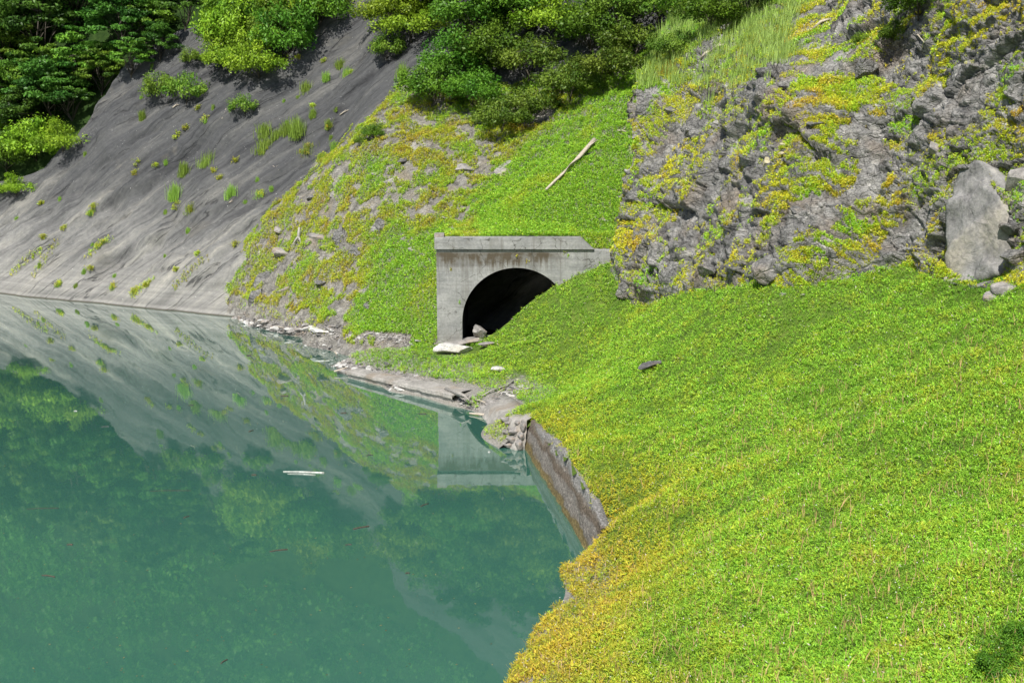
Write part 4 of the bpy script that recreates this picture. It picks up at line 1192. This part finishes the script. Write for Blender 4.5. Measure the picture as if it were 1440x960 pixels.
# crag blocks
cb = [(1446, 240, 1.0, 'big smooth grey boulder overhanging at the right photo edge', 6, M_stone), (1425, 400, .8, 'broken pale rock at the foot of the right wall', 0, M_stone), (1400, 415, .5, 'small broken rock at the foot of the smooth slab', 2, M_stone), (1432, 350, .9, 'shattered rock beside the smooth slab', 4, M_rock), (1420, 315, .5, 'dark angular rock wedged against the right side of the smooth slab', 0, M_rock), (1345, 398, .35, 'low rock under the left foot of the smooth slab', 1, M_rock), (1330, 300, .45, 'rock against the left side of the smooth slab', 2, M_rock), (1360, 232, .5, 'rock over the top of the smooth slab', 4, M_rock),
 (905, 150, 1.0, 'dark block at the top of the crag nose', 2, M_rock), (945, 150, 1.0, 'jagged block on the crag top behind the nose', 4, M_rock), (975, 175, .9, 'jutting block above the dark hollow of the crag', 2, M_rock), (895, 270, 1.0, 'smooth grey block on the left face of the nose', 6, M_rock), (925, 235, 1.0, 'large block in the middle of the nose', 2, M_rock),
 (1085, 95, .9, 'craggy dark block under the grassy shoulder', 0, M_rock), (1110, 115, .9, 'pointed block right of the craggy dark one', 4, M_rock), (1070, 130, .8, 'block below the craggy dark one', 2, M_rock), (1150, 105, 1.0, 'rounded outcrop in the middle of the shoulder edge', 4, M_rock), (1215, 90, .8, 'outcrop carrying the young sapling', 2, M_rock),
 (1080, 225, .45, 'pale buff stone in the middle of the crag', 2, M_yellowstone), (1105, 200, .35, 'buff stone uppermost of the buff trio', 0, M_yellowstone), (1100, 213, .3, 'buff stone in the middle of the buff trio', 4, M_yellowstone),
 (1120, 290, .6, 'dark rock in the lower middle of the crag', 0, M_rock), (1085, 370, 1.0, 'dark overhanging block at the foot of the crag', 2, M_rock), (995, 370, .9, 'pale fractured block at the foot of the crag', 4, M_rock), (1155, 170, .8, 'dark outcrop in the upper middle of the crag', 1, M_rock),
 (1130, 412, .3, 'small stone in the grass below the dark overhang', 1, M_stone), (1105, 412, .28, 'smaller stone left of the one below the dark overhang', 0, M_stone), (880, 400, .8, 'rounded rock at the lower left corner of the crag', 6, M_rock), (1315, 205, .5, 'round grey stone in the upper right gully', 2, M_stone)]
for (u, v, s, lab, pr, mt) in cb:
    rock(u, v, s, lab, 'rock', mt, pr, (3, 1), None, (1, 1, 1), .5, 'blocks of the crag')

# smooth grey slab leaning on the crag
sp_ = [(1340, 262), (1352, 238), (1378, 226), (1396, 232), (1412, 262), (1424, 300), (1422, 345), (1408, 385), (1372, 400), (1332, 402), (1329, 360), (1331, 310)]
hp = np.array([np.array(hit(u, v, (3,))[0]) for u, v in sp_ + [(1375, 310), (1370, 350), (1390, 290), (1350, 320)]])
A_ = np.c_[hp[:, 0], hp[:, 2], np.ones(len(hp))]; cf = np.linalg.lstsq(A_, hp[:, 1], rcond=None)[0]
off_ = np.percentile(hp[:, 1] - A_ @ cf, 30) - .12
def onslab(u, v):
    d = ray(u, v); # y = a x + b z + c
    t_ = (cf[0] * CAM[0] + cf[1] * CAM[2] + cf[2] + off_ - CAM[1]) / (d[1] - cf[0] * d[0] - cf[1] * d[2]); return CAM + d * t_
ring = interp_path([tuple(onslab(*q_)) for q_ in sp_ + sp_[:1]], 97)[:-1]; cen_ = ring.mean(0)
nsl = np.array([cf[0], -1, cf[1]]); nsl /= np.linalg.norm(nsl)
V = [cen_ + nsl * .12]
for k_ in range(1, 15):
    f_k = k_ / 14; V += [cen_ + (r_ - cen_) * f_k + nsl * .12 * (1 - f_k ** 14) for r_ in ring]
V += [r_ - nsl * .5 for r_ in ring] + [cen_ + (r_ - cen_) * .9 - nsl * 1.6 for r_ in ring]
V = np.array(V); V += (np.maximum(worley(V * .55, 5)[2][:, 0] * .12 + (worley(V * .55, 5)[3] * .16).sum(1), -.2) + fbm(V * 1.2, 5, 33, .6) * .07 + fbm(V * 4, 3, 35) * .05)[:, None] * nsl
V += np.stack([noise(V * 1.2, 40) * .10, noise(V * 1.1, 41) * .1, noise(V * 1.2, 42) * .12], 1)
ff = [(0, 1 + i, 1 + (i + 1) % 96) for i in range(96)]
for k_ in range(15):
    o_ = 1 + k_ * 96; ff += [(o_ + i, o_ + 96 + i, o_ + 96 + (i + 1) % 96, o_ + (i + 1) % 96) for i in range(96)]
o = mesh_obj('rock_slab', V - cen_, ff, M_slab, smooth=True); o.location = cen_
tag(o, 'tall smooth light grey slab leaning on the crag near the right photo edge', 'rock', 'blocks of the crag')

# rubble on the shore: single stones, then grit
GS = 'stones of the shore rubble'
cnt = 0
bands = [([(445, 492), (470, 505), (500, 518), (540, 530), (575, 540)], 15, .14, .40, 190, 'loose grey stone in the rubble at the waterline left of the concrete ledge'),
         ([(338, 447), (370, 457), (400, 462), (430, 464), (470, 462)], 9, .16, .45, 95, 'loose grey stone in the rubble below the stony slope'),
         ([(480, 470), (520, 474), (560, 474), (600, 474)], 8, .10, .26, 60, 'loose brownish stone in the gravel band left of the portal'),
         ([(640, 556), (668, 566), (690, 575), (705, 560), (730, 545), (700, 575), (715, 588)], 10, .10, .32, 64, 'loose stone in the gap between concrete ledge and boulder wall')]
for path, sp_, s0, s1, num, lab in bands:
    pa = interp_path(path, 200)
    for i in range(num):
        u, v = pa[random.randrange(200)]; u += random.gauss(0, 8); v += random.gauss(0, sp_ * .4)
        try: loc, nn, _ = hit(u, v, (1, 2))
        except ValueError: continue
        if loc.z < -.12: continue
        s = random.uniform(s0, s1) * (1 if random.random() < .8 else 1.5)
        rock(u, v, s, lab, 'stone', [M_stone, M_stone, M_pale, M_rock][random.randrange(4)], random.choice((0, 1, 3, 4, 5)), None, None, (1, 1, 1), .1, GS, loc=loc, cat='stone')
# grit as stuff
cand = []
for path, sp_, n_ in (([(440, 490), (470, 505), (500, 518), (560, 534), (600, 540)], 7, 1500), ([(336, 446), (370, 457), (400, 462), (440, 466), (480, 464)], 6, 900), ([(480, 470), (520, 474), (560, 475), (610, 478)], 5, 900), ([(650, 562), (690, 575), (712, 548), (735, 540), (700, 575), (712, 590)], 7, 700)):
    pa = interp_path(path, 300)
    for i in range(n_):
        u, v = pa[random.randrange(300)]
        try: loc, nn, _ = hit(u + random.gauss(0, 8), v + random.gauss(0, sp_), (1, 2))
        except ValueError: continue
        if loc.z > -.1: cand.append(tuple(loc))
cand = np.array(cand); tet = np.array([(1, 0, -.3), (-.6, .8, -.3), (-.5, -.8, -.3), (0, .1, .55)])
sz_ = rng.uniform(.04, .12, len(cand)); V = cand[:, None] + (tet[None] + rng.normal(0, .25, (len(cand), 4, 3))) * sz_[:, None, None] * np.array([1.3, 1, .8])
i4 = np.arange(len(cand))[:, None] * 4
fg = np.concatenate([i4 + np.array([a]) for a in ((0, 1, 2), (0, 3, 1), (1, 3, 2), (2, 3, 0))])
gr = mesh_obj('gravel', V.reshape(-1, 3), fg, M_stone); tag(gr, 'fine broken stone along the shore and below the portal', 'gravel', kind='stuff')

# boulder-faced wall between the ledge and the retaining wall
sw = empty('boulder_wall', W(712, 610)); sw.rotation_euler = (0, 0, 0)
swl = np.array(sw.location)
tag(sw, 'short wall of round grey boulders set in mortar at the corner of the retaining wall', 'wall')
base = interp_path([W(664, 574), W(682, 590), W(690, 602), W(700, 617), W(711, 628), W(724, 633), W(738, 632)], 70)
topc = interp_path([W(672, 564, .15), W(690, 568, .5), W(702, 576, .8), W(712, 584, 1.0), W(722, 589, 1.15), W(732, 590, 1.25), W(741, 591, 1.3)], 70)
V = []
for j in range(70):
    bb, tp_ = base[j], topc[j]
    row = [bb + np.array([0, .0, -1.0])]
    for i in range(20):
        t_ = i / 19; row.append(bb * (1 - t_) + tp_ * t_ + np.array([0, 0, .10 * math.sin(t_ * math.pi)]))
    row += [tp_ + np.array([.4, .8, .06]), tp_ + np.array([.8, 1.8, .05]), tp_ + np.array([.9, 2.0, -1.5])]
    V.append(row)
V = np.array(V); fl = V.reshape(-1, 3)
V += (fbm(fl * 1.6, 4, 4) * .10).reshape(V.shape[:2])[..., None] * np.array([-.6, -.6, .6])
V -= swl
mesh_obj('mortar', V.reshape(-1, 3), grid_faces(*V.shape[:2]), M_mortar, sw, smooth=True)
for (jf, tf, s, st) in ((.93, .78, .34, (.8, .6, 1.1)), (.80, .86, .22, (1.2, .6, .8)), (.78, .60, .42, (1.4, .6, .6)), (.92, .45, .30, (.9, .6, .9)), (.76, .30, .36, (1.2, .6, .7)), (.90, .16, .34, (.9, .6, 1.1)), (.72, .08, .34, (1.3, .6, .6)),
                         (.64, .45, .36, (1.2, .6, .6)), (.58, .18, .32, (1.1, .6, .6)), (.52, .55, .28, (1.2, .6, .55)), (.62, .78, .26, (1.3, .7, .5)), (.42, .3, .28, (1.2, .6, .5)), (.66, .62, .2, (1, .6, .8))):
    j = jf * 69; bb, tp_ = base[int(j)], topc[int(j)]
    pt = bb * (1 - tf) + tp_ * tf + np.array([-.02, -.05, .05]) - swl
    o = mesh_obj('boulder', RP[2][0], RP[2][1], M_stone, sw, smooth=True)
    o.location = pt; o.scale = (s * st[0], s * st[1], s * st[2]); o.rotation_euler = (random.uniform(-.2, .2), random.uniform(-.2, .2), random.uniform(-.5, .2))

# ------------------------------------------------------------------ DRIFTWOOD
def stick(name, pts, r0, r1, mat, label, cat='driftwood', group=None, n=8, branches=()):
    pts = [Vector(tuple(map(float, p))) for p in pts]; o0 = pts[0].copy()
    b = MB(); m = len(pts)
    b.tube([p - o0 for p in pts], [r0 + (r1 - r0) * i / (m - 1) for i in range(m)], n, .15)
    for (i, d_, l_, r_) in branches:
        s_ = pts[i] - o0; b.tube([s_, s_ + Vector(d_) * l_ * .5 + Vector((0, 0, .03)), s_ + Vector(d_) * l_], [r_, r_ * .7, r_ * .3], 6)
    o = b.build(name, mat, smooth=True); o.location = o0
    return tag(o, label, cat, group)
lg = [hit(768 + 68 * k / 6, 274 - 66 * (k / 6) ** 1.05, (2,))[0] for k in range(7)]
stick('log', [p + Vector((0, 0, .34 + .03 * k)) for k, p in enumerate(lg)], .07, .15, M_drift, 'long bleached fallen log lying on the green slope above the portal', 'log', branches=((5, (.7, .5, .5), 1.1, .06),))
def flo(u, v, length, ang, r, mat, label, bend=.03, group='sticks floating on the lake', z=.01):
    r = r * .8
    c = W(u, v); dx = math.cos(ang) * length / 2; dy = math.sin(ang) * length / 2
    pts = [(c[0] - dx, c[1] - dy, z), (c[0] - dx * .3, c[1] - dy * .3 + bend, z + .01), (c[0] + dx * .4, c[1] + dy * .4 + bend, z), (c[0] + dx, c[1] + dy, z)]
    return stick('driftwood', pts, r * .7, r, mat, label, 'driftwood', group, 7)
flo(427, 664, 1.75, -.10, .045, M_pale, 'long white pole floating on the lake, nearest of a pair'); flo(424, 667, 1.2, -.13, .02, M_pale, 'thin white pole floating just before the long white pole')
for (u, v, l_, a, r, mt, lab) in ((508, 742, .62, .5, .045, M_brownwood, 'reddish brown stick floating right of the middle of the lake'), (392, 774, .62, .35, .035, M_brownwood, 'black curved stick floating below the white pole'),
    (262, 727, .25, .9, .03, M_brownwood, 'dark twig standing at an angle on the lake left of the white pole'), (597, 710, .45, .9, .03, M_brownwood, 'dark stick floating below the mirrored portal'), (490, 766, .22, .2, .025, M_brownwood, 'small dark twig under the reddish stick'),
    (68, 810, .5, -.3, .03, M_brownwood, 'brown stick floating at the lower left of the lake'), (148, 600, .35, .3, .03, M_darkstone, 'dark stick floating in the left upper lake'), (400, 557, .4, .1, .05, M_brownwood, 'pale brown stick near the rubble shore'),
    (353, 606, .28, .9, .04, M_brownwood, 'dark twig between the white pole and the far shore'), (315, 930, .28, 1.1, .025, M_brownwood, 'black twig near the bottom edge of the photo'), (98, 766, .2, 0, .04, M_brownwood, 'small brown chip at the left of the lake'),
    (357, 668, .2, .1, .04, M_brownwood, 'small brown chip left of the white pole'), (573, 806, .13, .2, .03, M_brownwood, 'tiny dark chip in the green reflection at the right'), (483, 581, .3, .1, .045, M_brownwood, 'dark chip floating off the concrete ledge'),
    (106, 578, .16, 0, .03, M_pale, 'pale chip floating at the upper left of the lake'), (268, 570, .3, .3, .02, M_brownwood, 'thin twig floating in the mirrored grey slope'), (594, 582, .4, -.1, .03, M_brownwood, 'brown twig floating beside the mirrored portal top left'),
    (688, 636, .10, 0, .05, M_pale, 'white speck floating in the mirrored tunnel mouth'), (240, 690, 1.6, .05, .012, M_brownwood, 'long thin reed lying in the lake left of the middle'), (60, 715, 1.2, .1, .012, M_brownwood, 'long thin reed floating at the left photo edge'),
    (520, 640, .3, .3, .02, M_brownwood, 'thin twig floating among the mirrored yellow plants'), (350, 500, .3, .3, .04, M_brownwood, 'small stick floating off the stony shore')):
    flo(u, v, l_, a, r, mt, lab)
# driftwood ashore
a0 = W(627, 547, .62); a1 = W(650, 556, .68); a2 = W(661, 560, .6)
stick('driftwood', [a0, a1, a2], .10, .13, M_greywood, 'grey driftwood log lying across the broken end of the concrete ledge')
a0 = hit(676, 560, (1,))[0]; a1 = hit(692, 552, (1,))[0]; a2 = hit(712, 545, (1,))[0]; a3 = hit(722, 538, (1,))[0]
e1 = Vector((0, 0, .10))
stick('branch', [a0 + e1, a1 + e1 * 1.6, a2 + e1, a3 + e1], .03, .05, M_greywood, 'long thin curved branch on the bank above the boulder wall', 'branch')
a0 = W(470, 522, .18); a1 = W(488, 517, .3); stick('driftwood', [a0, (a0 + a1) / 2, a1], .05, .06, M_drift, 'pale plank like driftwood at the left end of the concrete ledge')
a0 = W(660, 581, .06); a1 = W(682, 583, .1); stick('driftwood', [a0, (a0 + a1) / 2, a1], .05, .06, M_drift, 'orange brown stick at the waterline before the boulder wall')
# more wood washed up along the shore
for i, (u, v, du, dv, r) in enumerate(((515, 530, 16, 5, .04), (540, 534, -14, 6, .03), (470, 508, 14, 3, .05), (495, 513, 12, -4, .03), (560, 541, 18, 4, .03), (590, 546, -12, -5, .025), (385, 462, 14, 2, .04), (430, 466, 12, -3, .04), (668, 566, 14, 4, .04), (655, 569, -10, 4, .03), (700, 556, 12, -8, .03), (618, 549, 12, 4, .03))):
    q0 = hit(u, v, (1, 2))[0]; q1 = hit(u + du, v + dv, (1, 2))[0]; q0.z = max(q0.z, .03); q1.z = max(q1.z, .03)
    if (q1 - q0).length > 1.6: q1 = q0 + (q1 - q0).normalized() * 1.2
    e_ = Vector((0, 0, r + .12))
    stick('driftwood', [q0 + e_, (q0 + q1) / 2 + e_ * 1.2, q1 + e_], r, r * .6, [M_drift, M_greywood][i % 2], 'short washed up stick lying in the shore rubble', 'driftwood', 'sticks in the shore rubble', 6)
fl_ = []
for i in range(260):
    u = random.uniform(0, 760); v = random.uniform(440, 950)
    if u > 420 + (v - 480) * 1.0: continue
    fl_.append(W(u, v, .006))
fl_ = np.array(fl_); az = unit(len(fl_)); az[:, 2] = 0
v_, f_ = leaves(fl_, az + [1e-3, 0, 0], np.tile([0., 0, 1], (len(fl_), 1)), rng.uniform(.03, .10, len(fl_)), rng.uniform(.02, .04, len(fl_)))
tag(mesh_obj('floating_leaves', v_, f_, M_leaf, cols=np.repeat(np.array([.22, .15, .06]) * rng.uniform(.3, 1.6, (len(fl_), 1)), 4, 0)), 'tiny leaves and bits drifting on the lake', 'debris', kind='stuff')
# stump
s0 = hit(420, 337, (2,))[0]
b = MB(); b.tube([(0, 0, -.2), (.02, 0, .4), (.08, 0, .9)], [.17, .12, .07], 8, .2)
for a in (0.3, 2.6, 4.0, 5.2): b.tube([(0, 0, .25), (math.cos(a) * .25, math.sin(a) * .25, .05), (math.cos(a) * .6, math.sin(a) * .6, -.35)], [.08, .06, .03], 6)
st_ = b.build('tree_stump', M_greywood, smooth=True); st_.location = s0; tag(st_, 'grey dead stump with spread roots on the stony slope', 'stump')
# dead bleached wood on the slopes
for (u, v, u2, v2, r, lab, wh) in ((384, 234, 392, 240, .03, 'tiny white forked branch on the bare slope', (0,)), (312, 168, 318, 153, .03, 'white upright dead branch under the crest thicket', (0,)), (243, 153, 252, 149, .07, 'white piece of wood below the lone bush on the bare slope', (0,)),
   (466, 253, 474, 258, .05, 'bleached stick at the seam of bare rock and stony slope', (2,)), (1143, 44, 1166, 30, .09, 'bleached branch in the grass of the crag shoulder', (3,)), (985, 86, 1000, 75, .10, 'bleached root on the crag top at the left', (3,)), (1000, 76, 1018, 66, .10, 'twisted bleached root end above the crag top root', (3,)),
   (478, 163, 490, 156, .05, 'pale sliver of wood on the upper bare slope', (0,)), (322, 287, 327, 284, .05, 'white chip on the middle of the bare slope', (0,)), (868, 185, 884, 188, .05, 'rusty brown root by the nose of the crag', (2,)), (1283, 45, 1300, 62, .04, 'thin dead branch under the notch bush', (3,))):
    q0 = hit(u, v, wh)[0]; q1 = hit(u2, v2, wh)[0]; e_ = Vector((0, 0, r * 1.2))
    if (q0 - q1).length > 3: q1 = q0 + (q1 - q0).normalized() * 1.5
    stick('dead_branch', [q0 + e_, (q0 + q1) / 2 + e_ * 2.2, q1 + e_], r, r * .6, M_drift, lab, 'branch', branches=((1, (.5, -.2, .5), .35, r * .5),))

# ------------------------------------------------------------------ TUFTS ON THE BARE SLOPE
def tuft(u, v, h, w_, kind, label, wh=(0,)):
    loc, nn, _ = hit(u, v, wh)
    parts = []
    k = 16 if kind != 'leaf' else 10
    off = np.clip(rng.normal(0, 1, (k, 2)), -1.5, 1.5) * w_ * .3
    base = []
    for dx, dy in off:
        # stay on the sloping rock
        base.append((dx, dy, TAN * (dx * UP[0] + dy * UP[1]) - .05 if wh == (0,) else -.05))
    base = np.array(base)
    if kind in ('grass', 'both'): parts.append(blades(base, rng.uniform(.6, 1.1, k) * h, [.24, .38, .06], 22, .4, .016, w_ * .6, .3))
    if kind in ('leaf', 'both'):
        bb = base[rng.integers(0, k, 40)] + rng.normal(0, .12, (40, 3)) * [1, 1, .2]
        yel = .7 if kind == 'both' else .45
        parts.append(plants(bb, np.tile([0, -.5, .8], (40, 1)), np.full(40, .15), np.full(40, yel), np.full(40, .12), 7, None, .7))
    if kind == 'grass': o = merge('grass_tuft', parts, M_leaf)
    else: o = merge('weed_clump', parts, M_leaf)
    o.location = loc
    return tag(o, label, 'plant', 'tufts growing on the bare slope')
for a in [(430, 128, .8, .6, 'grass', 'grass tuft on the upper bare slope right of the crest thicket'), (458, 112, .7, .4, 'grass', 'upright grass tuft near the dark brow'), (478, 95, .8, .5, 'grass', 'grass tuft right under the dark brow'), (490, 105, .6, .6, 'both', 'yellow edged tuft on the rim right of the brow'),
  (418, 190, 1.5, .8, 'grass', 'tall grass tuft in the middle of the upper bare slope'), (372, 190, 1.1, .8, 'grass', 'broad grass tuft, top of the largest cluster'), (370, 212, 1.0, .8, 'both', 'broad yellow footed tuft, bottom of the largest cluster'), (388, 195, .9, .5, 'grass', 'thin tuft right of the largest cluster'),
  (402, 188, .9, .5, 'grass', 'thin tuft between the largest cluster and the tall tuft'), (440, 165, .8, .3, 'grass', 'tuft above the tall tuft'), (462, 180, .7, .3, 'both', 'yellow green tuft near the seam, upper'), (428, 215, .5, .8, 'both', 'low yellow clump below the tall tuft'), (452, 225, .5, .7, 'both', 'low green clump near the seam, lower'),
  (470, 215, .9, .3, 'grass', 'upright tuft beside the seam with the green slope'), (290, 232, .8, .8, 'grass', 'tuft on the middle of the bare slope, right of the tall middle cluster'), (258, 245, 1.0, .5, 'grass', 'upper tuft of the middle cluster'), (245, 278, 1.1, .7, 'grass', 'bright lower tuft of the middle cluster'), (248, 290, .5, .6, 'leaf', 'leafy foot of the middle cluster'),
  (268, 296, .5, .6, 'both', 'yellow clump lower right of the middle cluster'), (193, 230, .3, .5, 'leaf', 'small dark green clump left of the middle cluster'), (190, 244, .35, .3, 'leaf', 'small clump right below the dark green one'), (132, 290, .5, .4, 'leaf', 'narrow green clump on the left part of the slope, upper'), (128, 300, .5, .4, 'both', 'narrow green clump on the left part of the slope, lower'),
  (250, 190, .3, .5, 'leaf', 'round green clump under the lone bush'), (261, 180, .3, .3, 'leaf', 'small clump right of the round green one'), (287, 170, .4, .5, 'leaf', 'clump on the crack left of the white branch'), (200, 168, .9, .3, 'grass', 'sparse tuft on the long crack'), (90, 322, .3, .3, 'leaf', 'small clump near the left foot of the slope'),
  (365, 275, .4, .6, 'both', 'yellow orange clump low on the right of the slope, upper'), (388, 290, .4, .7, 'both', 'yellow orange clump by the seam, lower'), (330, 228, .3, .3, 'leaf', 'tiny clump right of the middle tufts'), (325, 275, .8, .5, 'grass', 'sparse pale tuft low in the middle'), (158, 406, .3, .5, 'both', 'yellow clump just above the waterline, left'),
  (190, 410, .3, .5, 'both', 'low clump just above the waterline, right'), (82, 400, .3, .3, 'both', 'low clump on the foot of the slope far left'), (565, 112, 1.2, .5, 'grass', 'tall grass tuft on the rock strip between the two thickets'), (548, 160, 1.0, .4, 'grass', 'thin tuft on the rock strip above the small dark shrub'),
  (330, 345, .25, .4, 'leaf', 'tiny clump low near the seam'), (140, 345, .3, .5, 'both', 'green clump on the pale lower slope'), (60, 335, .3, .3, 'leaf', 'small clump low at the left')]:
    tuft(*a)
for i in range(64):
    u = random.uniform(20, 500); v = random.uniform(60, 410)
    try: loc, nn, _ = hit1(u, v, (0,))
    except ValueError: continue
    if hit1(u, v, None)[2] < (loc - Vector(CAM)).length - .8 or loc.z < .3: continue
    tuft(u, v, random.uniform(.2, .5), random.uniform(.12, .22), random.choice(('leaf', 'grass', 'grass')), 'tiny weed scattered on the bare grey slope')
# plants rooted in the joints: one long clump per joint
for (pa, lab) in (([(15, 388), (40, 365), (60, 352)], 'long plant line in the leftmost rock joint'), ([(45, 392), (62, 368), (80, 340)], 'long plant line in the second rock joint from the left'), ([(120, 365), (140, 345), (155, 338)], 'plant line in the third rock joint'),
                  ([(245, 408), (262, 388), (290, 365)], 'yellow plant line in the joint at the right foot of the slope'), ([(185, 420), (200, 405), (215, 395)], 'short plant line in the low middle joint')):
    pp = interp_path(pa, 60); bs_ = []
    for u, v in pp:
        loc = hit(u + random.gauss(0, 2.5), v + random.gauss(0, 2.5), (0,))[0]; bs_.append(tuple(loc))
    bs_ = np.array(bs_); o0 = bs_.mean(0)
    o = merge('weed_clump', [plants(bs_ - o0, np.tile([0, -.5, .8], (60, 1)), np.full(60, .15), np.full(60, .5), np.full(60, .1), 7, None, .7)], M_leaf); o.location = o0
    tag(o, lab, 'plant', 'plants along the joints of the bare slope', kind='stuff')
